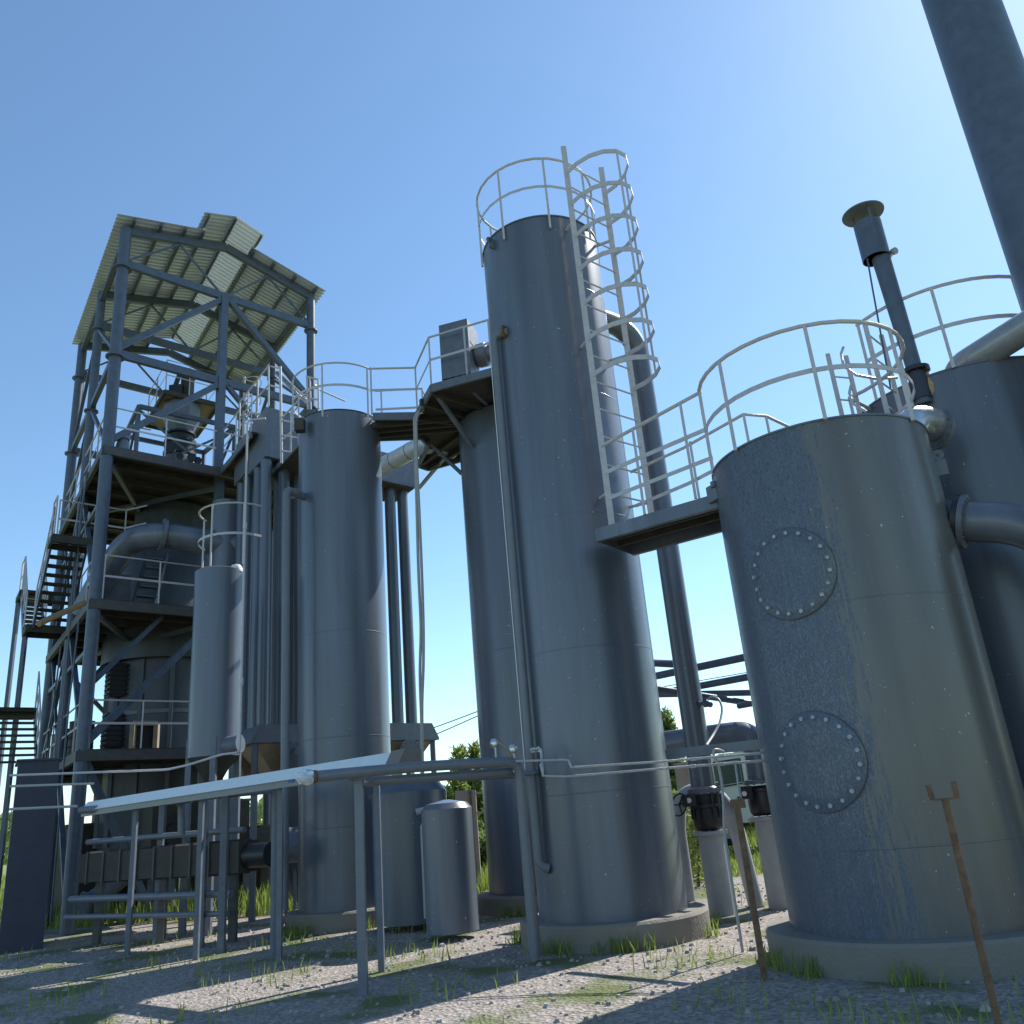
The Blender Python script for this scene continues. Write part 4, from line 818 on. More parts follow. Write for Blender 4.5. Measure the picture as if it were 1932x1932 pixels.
# ladder at right of hopper with hoops
hl = thing('caged_ladder', F(4.0, 1.2, Z1), 'narrow caged ladder beside the hopper on the top deck of the frame', 'ladder')
for s in (3.75, 4.15): MB().bar(F(s, 1.0, Z1), F(s, 1.0, 14.3), .05).build('stringer', m_rail, hl)
z = Z1 + .3
while z < 14.2: MB().tube([F(3.75, 1.0, z), F(4.15, 1.0, z)], .012, 6).build('rung', m_rail, hl); z += .35
for z in (12.9, 13.5, 14.1): MB().tube([F(3.75 + .2 - .28 * cos(R(a)), 1.0 - .5 * sin(R(a)), z) for a in range(0, 181, 20)], .015, 6).build('hoop', m_rail, hl)
t = thing('deck_lamp', F(.35, .1, Z1), 'small round fitting on a bent pipe at the front left corner of the top deck', 'fitting')
MB().tube(fillet([F(.5, .1, Z1), F(.5, .1, Z1 + .75), F(1.0, .1, Z1 + .75)], .08), .025, 8).build('pipe', m_rail, t); MB().lathe(F(.35, .1, Z1), [(.18, 0), (.15, .15), (.12, .3), (.16, .32), (.16, .42), (.05, .45)], 16).build('body', m_steel, t)
# exhaust duct
dk = thing('exhaust_duct', AZ(-.41, 21.3, 8.7), 'fat bent duct crossing the middle level of the steel frame', 'duct')
pts = [AZ(-.325, 21.4, 8.45), AZ(-.353, 21.35, 8.5), AZ(-.4132, 21.1, 8.62), AZ(-.447, 21.5, 8.6), AZ(-.473, 22.2, 7.75), AZ(-.488, 22.6, 6.95)]
MB().tube(fillet(pts, .75, 8), .31, 28).build('duct', m_tank, dk)
MB().flange(AZ(-.4132, 21.1, 8.62), pts[1] - pts[2], .39, .09, 16, .02).build('flange', m_steel, dk)
MB().lathe(AZ(-.345, 21.4, 0), [(.36, 7.0), (.36, 9.6)], 32).build('riser', m_tank, dk)

# cables hanging down the left side, drums, cabinet, burner units
for i, (s_, t_, za, zb, dx_) in enumerate(((-.12, 2.3, 10.9, 3.7, .25), (-.14, 2.5, 10.9, 7.1, .1), (-.1, 2.7, 10.8, 3.7, -.1), (-.16, 1.7, 10.9, 7.1, .35), (-.1, 4.1, 7.0, .2, .2), (-.12, 1.2, 7.0, .2, .3))):
    tag(MB().tube([F(s_, t_, za), F(s_ - .05, t_ + dx_ * .4, (za * 2 + zb) / 3), F(s_, t_ + dx_, zb)], .022, 8).build('hanging_cable', m_frame), ['longest cable down the left face of the frame, outermost', 'cable dropping from the top deck to the middle deck, second', 'cable beside the middle left column running to the lowest deck', 'slanted cable near the front left column above the middle deck', 'rear cable below the middle deck on the left side', 'front cable below the middle deck on the left side'][i], 'cable', 'cables on the frame')
for i, (s_, t_) in enumerate(((.25, 4.2), (.3, 5.2), (.35, 2.6))):
    th = thing('steel_drum', F(s_, t_, Z3), ['dark drum on the lowest deck, middle of three by the left rail', 'dark drum on the lowest deck, farthest of three by the left rail', 'dark drum on the lowest deck, nearest of three by the left rail'][i], 'drum', 'drums on the lowest deck')
    MB().lathe(F(s_, t_, Z3), [(.28, 0), (.29, .01), (.28, .3), (.295, .31), (.28, .33), (.28, .6), (.295, .61), (.28, .63), (.28, .9), (.29, .92), (.26, .92), (.26, .90)], 28).build('body', m_black, th)
th = thing('instrument_cabinet', F(.75, 1.6, Z2), 'small blue-grey cabinet standing on the middle deck under the bent duct', 'cabinet'); MB().obox(F(.75, 1.6, Z2 + .55), u_ * .28, v_ * .25, (0, 0, .5)).build('body', m_tank, th); MB().obox(F(.75, 1.34, Z2 + .6), u_ * .2, v_ * .012, (0, 0, .35)).build('door', m_steel, th)
th = thing('deck_steps', F(1.3, 1.2, Z2), 'short dark steps leaning on the vessel on the middle deck', 'steps')
for q in (0, .5): MB().bar(F(1.0 + q, 1.0, Z2), F(1.5 + q, 1.9, Z2 + 1.9), .05, .16).build('stringer', m_vessel, th)
for k in range(6): MB().obox(F(1.35 + .07 * k, 1.1 + .15 * k, Z2 + .2 + .3 * k), u_ * .24, v_ * .1, (0, 0, .015)).build('tread', m_steel, th)
for i, z_ in enumerate((5.6, 4.35)):
    p = RX - u_ * 1.35 - v_ * .55; th = thing('burner_unit', V(p.x, p.y, z_), ['upper dark finned unit on the left flank of the big vessel', 'lower dark finned unit on the left flank of the big vessel'][i], 'burner', 'burner units')
    MB().obox(V(p.x, p.y, z_), u_ * .2, v_ * .16, (0, 0, .42)).build('body', m_black, th)
    for k in range(7): MB().obox(V(p.x, p.y, z_ - .36 + .12 * k), u_ * .26, v_ * .2, (0, 0, .018)).build('fin', m_black, th)
for a_, c_ in ((F(.2, .3, Z2 - .35), F(2.9, 5.9, Z2 - .35)), (F(2.6, .3, Z2 - .35), F(.2, 5.9, Z2 - .35)), (F(.2, .3, Z1 - .35), F(2.7, 5.9, Z1 - .35)), (F(3.0, .3, Z1 - .35), F(.3, 4.0, Z1 - .35)), (F(.3, 3.35, Z2 - 1.6), F(1.4, 3.35, Z2 - .2)), (F(.1, 6.5, Z3), F(3.2, 6.5, Z2 - .2)), (F(3.2, 6.5, Z3), F(.1, 6.5, Z2 - .2)), (F(.1, 6.5, .2), F(3.2, 6.5, Z3 - .2))): brace(a_, c_, .1)
for zz in (Z2 - 1.1, Z1 - 1.3): MB().bar(F(0, 0, zz), F(0, KB, zz), .08, .1).build('beam', m_frame, fr)
# stairs
def stairs(name, label, s0, s1, ta, za, tb, zb, n, par=None, rail=True):
    t = thing(name, F((s0 + s1) / 2, ta, min(za, zb)), label, 'stairs')
    for s in (s0, s1): MB().bar(F(s, ta, za - .1), F(s, tb, zb - .1), .05, .2).build('stringer', m_frame, t)
    for i in range(n):
        k = (i + .5) / n; tt = ta + (tb - ta) * k; z = za + (zb - za) * k; MB().obox(F((s0 + s1) / 2, tt, z), u_ * ((s1 - s0) / 2 - .03), v_ * .13, (0, 0, .018)).build('step', m_dark, t)
    if rail:
        for s in (s0, s1):
            MB().tube([F(s, ta, za + .95), F(s, tb, zb + .95)], .018, 8).build('handrail', m_rail, t); MB().tube([F(s, ta, za + .5), F(s, tb, zb + .5)], .012, 8).build('mid_rail', m_rail, t)
            for k in (0, .33, .66, 1): p = F(s, ta + (tb - ta) * k, za + (zb - za) * k); MB().bar(p, p + V(0, 0, .95), .03).build('post', m_rail, t)
    return t
def landing(s0, s1, ta, tb, z, t, rails=()):
    P = [F(s0, ta, 0), F(s1, ta, 0), F(s1, tb, 0), F(s0, tb, 0)]; b = MB(); b.prism([(p.x, p.y) for p in P], z - .03, z)
    for i in range(4): b.bar(P[i] + V(0, 0, z - .12), P[(i + 1) % 4] + V(0, 0, z - .12), .05, .16)
    b.build('landing', m_dark, t)
    for a in rails:
        p = [F(*q, z) for q in a]; MB().tube([x_ + V(0, 0, 1.0) for x_ in p], .02, 8).build('handrail', m_rail, t); MB().tube([x_ + V(0, 0, .5) for x_ in p], .014, 8).build('mid_rail', m_rail, t)
        for x_ in p: MB().bar(x_, x_ + V(0, 0, 1.0), .03).build('post', m_rail, t)
sa = stairs('staircase', 'upper outside stair flight on the left of the frame, dark open treads seen from below', -.80, .02, 2.15, 8.85, 4.25, 7.3, 9)
landing(-.85, .05, 1.5, 2.15, 8.88, sa, (((-.82, 1.55), (-.82, 2.1)),)); landing(-.95, .0, 4.25, 5.0, 7.25, sa, ())
sb = stairs('staircase', 'farther narrow stair flight beyond the upper landing at the far left', -.95, -.45, 6.6, 8.75, 5.0, 7.3, 9)
landing(-1.0, .0, 6.6, 7.5, 8.78, sb, (((-.95, 7.4), (-.95, 6.65)),))
sc = stairs('staircase', 'lowest stair flight at the far left edge, treads against the bright sky', -1.5, -.5, 3.2, 3.6, 4.7, 5.15, 9)
landing(-1.6, -.45, 4.7, 5.6, 5.17, sc, (((-1.55, 5.5), (-1.55, 4.75)),))
for s, t in ((-1.5, 5.5), (-1.5, 3.1), (-.5, 3.1)): MB().bar(F(s, t, 0), F(s, t, 5.1 if t > 5 else 3.6), .09).build('stair_post', m_frame, sc)
MB().bar(F(-.9, 4.9, 0), F(-.9, 4.9, 7.2), .1).build('stair_post', m_frame, sa); MB().bar(F(-.95, 7.4, 0), F(-.95, 7.4, 8.7), .1).build('stair_post', m_frame, sb)

# lower-left navy cabinet
cbx = thing('equipment_cabin', AZ(-.517, 19.5, 0), 'dark navy metal cabin at the lower left corner beside the frame foot', 'cabin')
c0 = AZ(-.5165, 19.4, 1.62); MB().obox(c0, (.30 * 1.0, .17, 0), (-.3, .5, 0), (0, 0, 1.62)).build('body', m_navy, cbx)
MB().obox(c0 + V(0, 0, 1.64), (.33, .19, 0), (-.33, .53, 0), (0, 0, .018)).build('roof', m_navy, cbx)
# machinery under deck 3
def boxy(name, label, cat, s, t, z, a, b2, h, m=m_dark, extra=None):
    th = thing(name, F(s, t, 0), label, cat); MB().obox(F(s, t, z), u_ * a, v_ * b2, (0, 0, h)).build('housing', m, th)
    MB().cyl(F(s - a * .4, t - b2 - .25, z - h * .3), F(s - a * .4, t - b2 + .05, z - h * .3), min(a, h) * .5, n=24).build('motor', m_black, th)
    for i in (-1, 1): MB().bar(F(s + i * a * .8, t, 0), F(s + i * a * .8, t, z - h), .14).build('leg', m_steel, th)
    return th
boxy('ash_conveyor', 'dark conveyor housing under the lowest deck of the frame', 'machine', 2.6, 1.1, 1.9, .9, .5, .55)
boxy('screw_drive', 'dark drive unit low between the frame and the small tank on legs', 'machine', 4.4, .6, 1.3, .5, .4, .45)
t = thing('screw_conveyor', F(3.5, -.6, .5), 'thick sloping dark tube low inside the left frame', 'conveyor'); MB().cyl(F(.4, 1.0, .4), F(3.8, 1.4, 2.6), .2, n=24).build('tube', m_steel, t); MB().flange(F(.55, 1.0, .5), F(3.8, 1.4, 2.6) - F(.4, 1.0, .4), .28, .05, 10).build('flange', m_steel, t)
for i, (px, d, top, lb) in enumerate(((548, 17.2, 2.3, 'left upright of the pipe rack under the white trough'), (1100, 15.6, 2.4, 'middle upright of the pipe rack under the white trough'), (1220, 14.6, 2.35, 'right upright of the pipe rack under the white trough'))):
    p = D(W2, px + 300 if i == 0 else px, 1850, d); q = V(p.x, p.y, top); tag(MB().bar(V(p.x, p.y, 0), q, .10, .10).build('rack_post', m_steel), lb, 'post', 'pipe rack uprights')
pr1 = thing('header_pipe', D(W2, 1200, 1740, 14.5), 'steel-blue pipe with couplings running under the white trough', 'pipe')
MB().tube([D(W2, 960, 1780, 15.3), D(W2, 1200, 1752, 14.8), D(W2, 1510, 1722, 14.2)], .055, 14).build('pipe', m_pipe, pr1)
for u in (1000, 1225): p = D(W2, u, 1775 - (u - 960) * .1, 15.1 if u < 1100 else 14.7); MB().cyl(p - V(.06, 0, 0), p + V(.06, 0, 0), .085, n=16).build('coupling', m_pipe, pr1)
MB().tube([D(W2, 1225, 1760, 14.7), V(D(W2, 1225, 1760, 14.7).x, D(W2, 1225, 1760, 14.7).y, 0)], .025, 10).build('drain_leg', m_thin, pr1)
tag(MB().tube(fillet([D(W2, 360, 1845, 17.0), D(W2, 700, 1815, 16.2), D(W2, 960, 1782, 15.4), D(W2, 960, 1990, 15.4)], .15), .06, 12).build('header_pipe', m_pipe), 'dark horizontal pipe under the left part of the white trough', 'pipe')
tag(MB().cyl(V(*D(W2, 1520, 1690, 13.5).xy, 0), D(W2, 1520, 1690, 13.5), .055, n=14).build('stub_post', m_steel), 'round upright post left of the railed tank foot under the white trough', 'post')

for s_, t_, z_, a_, b_, h_, nm, lb, ct in ((1.3, 4.6, 1.1, .9, .8, 1.05, 'ash_bin', 'dark square ash bin under the rear of the left frame', 'bin'), (4.0, 3.0, 1.25, .55, .9, 1.2, 'control_cabinet', 'tall dark control cabinet under the right side of the left frame', 'cabinet'), (5.0, 1.8, .9, .4, .5, .85, 'pump_unit', 'squat dark pump box at the right foot of the left frame', 'pump')):
    th = thing(nm, F(s_, t_, 0), lb, ct); MB().obox(F(s_, t_, z_), u_ * a_, v_ * b_, (0, 0, h_)).build('body', m_dark, th); MB().obox(F(s_, t_, z_ + h_ + .03), u_ * (a_ + .04), v_ * (b_ + .04), (0, 0, .03)).build('lid', m_edge, th)
    MB().bar(F(s_, t_ - b_ - .02, z_ - .2), F(s_, t_ - b_ - .02, z_ + .2), .04, .03).build('handle', m_steel, th)
random.seed(77); sg = MB()
for i in range(5200):
    x, y = random.uniform(-13, 9), random.uniform(4.5, 18); r_ = random.uniform(.008, .035) * (1.6 if random.random() < .06 else 1); k = len(sg.v); a0_ = random.uniform(0, 6.28)
    for q in range(5): a = a0_ + q * 1.2566; sg.v.append(V(x + cos(a) * r_ * random.uniform(.8, 1.3), y + sin(a) * r_, .002))
    for q in range(5): a = a0_ + q * 1.2566 + .4; sg.v.append(V(x + cos(a) * r_ * .6, y + sin(a) * r_ * .6, .004 + r_ * random.uniform(.5, .9)))
    for q in range(5): sg.f.append((k + q, k + (q + 1) % 5, k + 5 + (q + 1) % 5, k + 5 + q))
    sg.f.append(tuple(k + 5 + q for q in range(5)))
tag(sg.build('loose_stones', mat('loose_stone', (.28, .26, .23), .9, var=.5, scale=3)), None, None, kind='stuff')
# ================================================================== HEAT EXCHANGERS
def exchanger(label, corner, uu, vv, z0, z1, tubes, hz, chamfer_right, dirn=1):
    """corner nearest point; extends uu metres along +-u_ (dirn) and vv along v_"""
    t = thing('heat_exchanger', V(corner.x, corner.y, 0), label, 'heat exchanger', 'tube exchangers')
    U = u_ * dirn; c = corner + U * uu / 2 + v_ * vv / 2
    MB().obox(V(c.x, c.y, (z0 + z1) / 2), U * uu / 2, v_ * vv / 2, (0, 0, (z1 - z0) / 2)).build('upper_header', m_steel, t)
    MB().obox(V(c.x, c.y, z0 - .015), U * (uu / 2 - .04), v_ * (vv / 2 - .04), (0, 0, .012)).build('tube_plate', m_dark, t)
    for a, b2 in tubes:
        p = corner + U * a + v_ * b2; MB().cyl(V(p.x, p.y, hz), V(p.x, p.y, z0 - .02), .135, n=24).build('tube', m_tank2, t)
    # lower header: chamfered trough
    a0, a1 = -.25, uu + .3
    prof = [(a0 + .18, hz), (a1 - .18, hz), (a1, hz - .32), (a1, hz - .37), (a0, hz - .37), (a0, hz - .32)]
    b = MB(); q = [corner + U * a - v_ * .12 + V(0, 0, z) for a, z in prof] + [corner + U * a + v_ * (vv + .12) + V(0, 0, z) for a, z in prof]; n = len(prof)
    fs = [tuple(range(n)), tuple(range(n, 2 * n))[::-1]] + [(i, n + i, n + (i + 1) % n, (i + 1) % n) for i in range(n)]
    if dirn < 0: fs = [f[::-1] for f in fs]
    b.add(q, [f[::-1] for f in fs]); b.build('lower_header', m_steel, t)
    b = MB(); zt = hz - .375; zb = hz - 1.0; m0 = corner + U * uu / 2 + v_ * vv / 2
    top = [m0 + U * i * (uu / 2 + .12) + v_ * j * (vv / 2) + V(0, 0, zt) for i, j in ((-1, -1), (1, -1), (1, 1), (-1, 1))]; bot = [m0 + U * i * .3 + v_ * j * .3 + V(0, 0, zb) for i, j in ((-1, -1), (1, -1), (1, 1), (-1, 1))]
    b.add([V(p.x, p.y, zt) for p in top] + [V(p.x, p.y, zb) for p in bot], [(0, 1, 2, 3), (7, 6, 5, 4), (0, 4, 5, 1), (1, 5, 6, 2), (2, 6, 7, 3), (3, 7, 4, 0)]); b.build('hopper_bottom', m_tan, t)  # tan underside: reflected ground light put into the colour
    nf = m0 - v_ * (vv / 2) + V(0, 0, zt - .25); nf.z = zt - .3
    MB().cyl(nf + v_ * .3, nf - v_ * .25, .22, n=28).build('nozzle', m_steel, t); MB().flange(nf - v_ * .25, v_, .30, .05, 14, .018).build('flange', m_steel, t)
    for i in (a0 + .12, a1 - .12):
        for j in (0, vv): p = corner + U * i + v_ * j; MB().bar(V(p.x, p.y, 0), V(p.x, p.y, hz - .36), .11, .11).build('leg', m_steel, t)
    return t
c2 = V(-5.64, 18.14, 0)
h_a = exchanger('tube heat exchanger just left of the railed tank, front unit with square header box', c2, 1.42, 1.26, 9.92, 11.2, [(.10, .2), (.55, .2), (.98, .25), (1.3, .3), (.12, .75), (.66, .8), (1.05, .8), (.35, 1.1)], 3.75, True)
c1_ = c2 + v_ * 1.34
h_b = exchanger('rear unit of the tube heat exchangers left of the railed tank', c1_, 1.0, 1.05, 10.05, 11.15, [(.15, .3), (.6, .3), (.15, .8)], 3.75, True)
c3 = V(-2.36, 19.86, 0)
h_c = exchanger('tube heat exchanger seen between the railed tank and the hanging hoses', c3, 1.25, 1.2, 9.47, 10.24, [(.22, .35), (.60, .35), (.98, .4)], 3.66, True, -1)
# walkway to B in front of exchangers with rail
wk = thing('catwalk', V(-5.0, 18.0, 9.9), 'small catwalk with pale railings between the exchangers and the railed tank', 'walkway')
P = [V(-5.35, 18.35, 0), V(-4.55, 17.45, 0), V(-3.85, 16.95, 0), V(-4.35, 18.9, 0)]
wa = PZ(*W1(1495, 1632), 9.7); wb = PZ(*W1(1645, 1478), 9.7); wdir = (wb - wa).normalized(); wn = V(-wdir.y, wdir.x, 0); wn = wn if wn.x > 0 else -wn
wa = wa - wdir * .2; wb = wb + wdir * .4
P = [wa, wb, wb + wn * .8, wa + wn * .8]
MB().prism([(p.x, p.y) for p in P], 9.72, 9.76).build('deck', m_dark, wk)
for a, c in ((0, 1), (3, 2), (0, 3)): MB().bar(P[a] + V(0, 0, .05), P[c] + V(0, 0, .05), .04, .12).build('edge_beam', m_steel, wk)
def prr(par, pts, r_=.02, m=m_rail, name='handrail'): MB().tube(pts, r_, 8).build(name, m, par)
# near posts/rails of the stair-rail group, surveyed from the photo
d1 = 17.6
prr(wk, [D(W1, 1555, 1565, 17.2), D(W1, 1548, 990, 17.2)], .03, name='post')
prr(wk, [D(W1, 1305, 1400, 19.5), D(W1, 1308, 1200, 19.5), D(W1, 1478, 985, 18.2), D(W1, 1540, 1000, 18.0)])
prr(wk, [D(W1, 1478, 985, 18.2), D(W1, 1478, 1225, 18.2)], name='post'); prr(wk, [D(W1, 1415, 1065, 18.7), D(W1, 1412, 1250, 18.7)], name='post'); prr(wk, [D(W1, 1358, 1140, 19.1), D(W1, 1354, 1260, 19.1)], name='post')
prr(wk, [D(W1, 1305, 1295, 19.5), D(W1, 1478, 1100, 18.2), D(W1, 1540, 1115, 18.0)], name='mid_rail')
prr(wk, [D(W1, 1350, 1275, 18.6), D(W1, 1362, 1262, 18.6), D(W1, 1425, 1272, 18.4)], .03)
prr(wk, [D(W1, 1560, 1290, 17.2), D(W1, 1635, 1215, 16.7), D(W1, 1660, 1185, 16.5), D(W1, 1760, 1100, 16.2)])
for (a, c) in (((1560, 1310), (1645, 1325)), ((1560, 1398), (1650, 1412)), ((1560, 1490), (1610, 1498)), ((1562, 1425), (1640, 1350))): prr(wk, [D(W1, *a, 17.2), D(W1, *c, 17.0)], .018, name='rail')
prr(wk, [D(W1, 1612, 1240, 16.9), D(W1, 1610, 1500, 17.0)], name='post')
for (a, c) in (((1700, 1048), (1775, 1068)), ((1705, 1048), (1712, 1245)), ((1722, 1052), (1728, 1245)), ((1773, 1068), (1775, 1240)), ((1728, 1180), (1776, 1188))): prr(wk, [D(W1, *a, 16.9), D(W1, *c, 16.9)], .022, name='gate_bar')
prr(wk, [D(W1, 1740, 1110, 17.2), D(W1, 1932, 1195, 17.6)])
# inclined bright tube of frame to B (frame brace at right, bright)
tag(MB().cyl(D(W1, 1530, 1030, 21.5), D(W1, 1705, 1195, 20.0), .07, n=14).build('inclined_pipe', m_silver), 'inclined shiny pipe above the exchanger, right of the frame', 'pipe')
# diagonal silver pipe under platform
dg = thing('silver_gas_pipe', V(-2.4, 18, 9.5), 'shiny sunlit pipe sloping up behind the railed tank under the high walkway', 'pipe')
g0 = AZ(-.172, 19.2, 9.6); g1 = AZ(-.104, 17.45, 9.52)
MB().tube(fillet([g0 + V(-1.6, 1.0, 0), g0, g1, g1 + V(.6, .5, .0)], .3, 6), .205, 28).build('pipe', m_bright, dg)
for k in (.45, .75): p = g0.lerp(g1, k); d_ = (g1 - g0).normalized(); MB().cyl(p - d_ * .01, p + d_ * .01, .211, n=28).build('joint_band', m_steel, dg)
dcp = PD(566, 1500, 19.3); dc = thing('dust_collector', V(dcp.x, dcp.y, 0), 'dark upright collector between the exchanger legs and the railed tank foot', 'collector')
MB().lathe((dcp.x, dcp.y, 0), [(.1, .25), (.42, .9), (.42, 3.1), (.3, 3.25), (.02, 3.3)], 32).build('body', m_vessel, dc)
for a in (30, 150, 270): p = V(dcp.x + .38 * cos(R(a)), dcp.y + .38 * sin(R(a)), 0); MB().bar(p, p + V(0, 0, 1.3), .06).build('leg', m_steel, dc)
ca, cb2 = AZ(-.462, 18.6, 0), AZ(-.312, 15.6, 0); ed_ = (cb2 - ca).normalized(); en_ = V(-ed_.y, ed_.x, 0)
lc = thing('screw_feeder', ca, 'long dark horizontal feeder casing low behind the posts of the white trough', 'conveyor')
MB().obox((ca + cb2) / 2 + V(0, 0, 1.28), (cb2 - ca) / 2, en_ * .22, (0, 0, .24)).build('casing', m_dark, lc)
for k in range(9): p = ca.lerp(cb2, (k + .5) / 9); MB().obox(p + V(0, 0, 1.28), ed_ * .02, en_ * .25, (0, 0, .27)).build('casing_rib', m_edge, lc)
for k in (.08, .5, .92): p = ca.lerp(cb2, k); MB().bar(p, p + V(0, 0, 1.04), .12).build('leg', m_edge, lc)
mp_ = cb2 + ed_ * .0 + V(0, 0, 1.28); MB().cyl(mp_, mp_ + ed_ * .5, .19, n=24).build('motor', m_black, lc)
for i, (z_, r_, o_) in enumerate(((.78, .06, -.35), (.5, .045, -.42), (1.72, .05, -.1))):
    tag(MB().tube([ca + en_ * o_ + V(0, 0, z_), cb2 + en_ * o_ + V(0, 0, z_ - .03)], r_, 12).build('service_pipe', m_pipe), ['middle of three long service pipes beside the dark feeder casing', 'lowest of three long service pipes beside the dark feeder casing', 'topmost of three long service pipes, above the dark feeder casing'][i], 'pipe', 'service pipes by the feeder')
# big horizontal main behind at ground (gas pipe beneath HX)
tag(MB().cyl((-4.9, 17.7, 1.35), (-4.2, 17.55, 1.35), .33, n=28).build('pipe_drum', m_steel), 'dark drum on its side below the exchangers, left of the railed tank foot', 'drum')
sh = thing('short_vessel', (-2.75, 19.4, 0), 'stubby dark upright vessel right behind the foot of the railed tank', 'vessel')
vp = D(W4, 900, 1800, 15.0); MB().lathe((vp.x, vp.y, 0), [(.62, .1), (.62, 2.05), (.5, 2.2), (.05, 2.3)], 48).build('shell', m_tank2, sh)
vp = D(W4, 1170, 1800, 13.2); s2_ = thing('short_vessel', (vp.x, vp.y, 0), 'stubby dark upright vessel between the two sunlit gaps under the low pipes', 'vessel')
MB().lathe((vp.x, vp.y, 0), [(.37, .1), (.37, 1.72), (.3, 1.8), (.05, 1.85)], 48).build('shell', m_tank, s2_)
wp = D(W4, 1040, 1720, 14.2); wc = thing('white_canister', (wp.x, wp.y, 0), 'pale round canister half hidden behind the stubby dark vessel', 'canister')
MB().lathe((wp.x, wp.y, 0), [(.16, .2), (.16, 1.5), (.1, 1.62), (.02, 1.66)], 28).build('body', m_lgrey, wc); MB().cyl((wp.x - .2, wp.y - .1, 1.72), (wp.x + .2, wp.y - .05, 1.78), .05, n=12).build('top_pipe', m_lgrey, wc)

# ================================================================== BACKGROUND
# white truck cab
tk0 = D(W6, 1312, 1600, 26.0); gz = ground_z(tk0.x, tk0.y) + .22
tk = thing('small_truck', V(tk0.x, tk0.y, gz), 'white forward-cab truck parked in the grass, seen between the pipes', 'truck')
tz = gz
def TKp(x, y, z): a = R(-8); return V(tk0.x + x * cos(a) - y * sin(a), tk0.y + x * sin(a) + y * cos(a), tz + z)
prof = [(-1.25, .55), (-1.30, 1.25), (-1.12, 1.35), (-.80, 2.25), (-.55, 2.38), (.75, 2.38), (.75, .55)]
b = MB(); vs = [TKp(x, -.85, z) for x, z in prof] + [TKp(x, .85, z) for x, z in prof]; n = len(prof); b.add(vs, [tuple(range(n)), tuple(range(n, 2 * n))[::-1]] + [(i, n + i, n + (i + 1) % n, (i + 1) % n) for i in range(n)][::1])
b.build('cab', m_van, tk)
wpf = [(-.98, 1.52), (-.72, 2.12), (-.05, 2.16), (-.05, 1.60)]; b = MB(); vs = [TKp(x, -.862, z) for x, z in wpf] + [TKp(x, -.845, z) for x, z in wpf]; b.add(vs, [(0, 1, 2, 3), (7, 6, 5, 4), (0, 4, 5, 1), (1, 5, 6, 2), (2, 6, 7, 3), (3, 7, 4, 0)]); b.build('side_window', gl, tk)
b = MB(); wpf = [(-1.02, 1.48), (-.74, 2.16), (-.01, 2.20), (-.01, 1.56)]
for i in range(4): a, c = wpf[i], wpf[(i + 1) % 4]; b.bar(TKp(a[0], -.86, a[1]), TKp(c[0], -.86, c[1]), .04)
b.build('window_seal', m_black, tk)
MB().obox(TKp(-.15, -.87, 1.2), V(.09, 0, 0), V(0, .015, 0), V(0, 0, .025)).build('door_handle', m_black, tk)
MB().bar(TKp(-1.25, -1.0, 1.35), TKp(-1.25, -1.0, 1.75), .16, .05).build('mirror', m_black, tk)
MB().obox(TKp(1.9, 0, 1.5), V(1.1, -.15, 0), V(.12, .9, 0), V(0, 0, .7)).build('cargo_box', m_van, tk)
for x in (-.6, 2.0):
    for y in (-.75, .75):
        wl = MB().cyl(TKp(x, y - .12, .4), TKp(x, y + .12, .4), .4, n=28).build('wheel', m_tyre, tk); MB().cyl(TKp(x, y - .13, .4), TKp(x, y + .13, .4), .22, n=20).build('rim', m_lgrey, wl)
# foliage makers
def blades(mb, p, h, w, lean):
    a = random.uniform(0, 2 * pi); t = V(cos(a), sin(a), 0) * w; l = V(random.uniform(-1, 1), random.uniform(-1, 1), 0) * lean
    k = len(mb.v); mb.v += [p - t, p + t, p + l * .4 + V(0, 0, h * .6) + t * .7, p + l * .4 + V(0, 0, h * .6) - t * .7, p + l + V(0, 0, h)]; mb.f += [(k, k + 1, k + 2, k + 3), (k + 3, k + 2, k + 4)]
def shrub(name, label, x, y, w, h, n, m, cat='shrub', group=None, upright=True, leaf=.05, seed=0):
    random.seed(seed); z0 = ground_z(x, y); t = thing(name, V(x, y, z0), label, cat, group)
    st = MB(); lf = MB(); ns = max(5, int(w * 7))
    for i in range(ns):
        bx, by = x + random.gauss(0, w * .22), y + random.gauss(0, w * .2); hh = h * random.uniform(.55, 1.0) * (1 - .35 * abs(bx - x) / w); tip = V(bx + random.gauss(0, w * .16), by + random.gauss(0, w * .12), z0 + hh)
        base = V(bx, by, z0); midp = base.lerp(tip, .5) + V(random.gauss(0, .06), random.gauss(0, .06), 0); st.tube([base, midp, tip], .02, 5, rf=[.03, .018, .005])
        for j in range(n // ns):
            k = random.random() ** .7; c = base.lerp(tip, k); sp = w * .13 * (1.15 - k) + .06; c = c + V(random.gauss(0, sp), random.gauss(0, sp), random.gauss(0, sp * .7)); a = random.uniform(0, 2 * pi); el = random.uniform(-.2, 1.2)
            d = V(cos(a) * cos(el), sin(a) * cos(el), sin(el)); sd_ = d.cross(V(random.gauss(0, 1), random.gauss(0, 1), random.gauss(0, 1))).normalized(); L_ = leaf * random.uniform(.8, 1.9); q = len(lf.v)
            lf.v += [c - sd_ * L_ * .22, c + sd_ * L_ * .22, c + d * L_ + sd_ * L_ * .1, c + d * L_ - sd_ * L_ * .1]; lf.f.append((q, q + 1, q + 2, q + 3))
    st.build('stem', m_wood, t); lf.build('foliage', m, t); return t
shrub('willow_shrub', 'tall feathery green shrub just right of the tallest tower', *AZ(.155, 24, 0).xy, .95, 4.6, 7000, m_leaf, leaf=.10, seed=2)
shrub('willow_shrub', 'bright green bush left of the column in the gap between the tanks', *AZ(-.072, 30, 0).xy, 1.9, 3.9, 9000, m_leaf2, leaf=.12, seed=4)
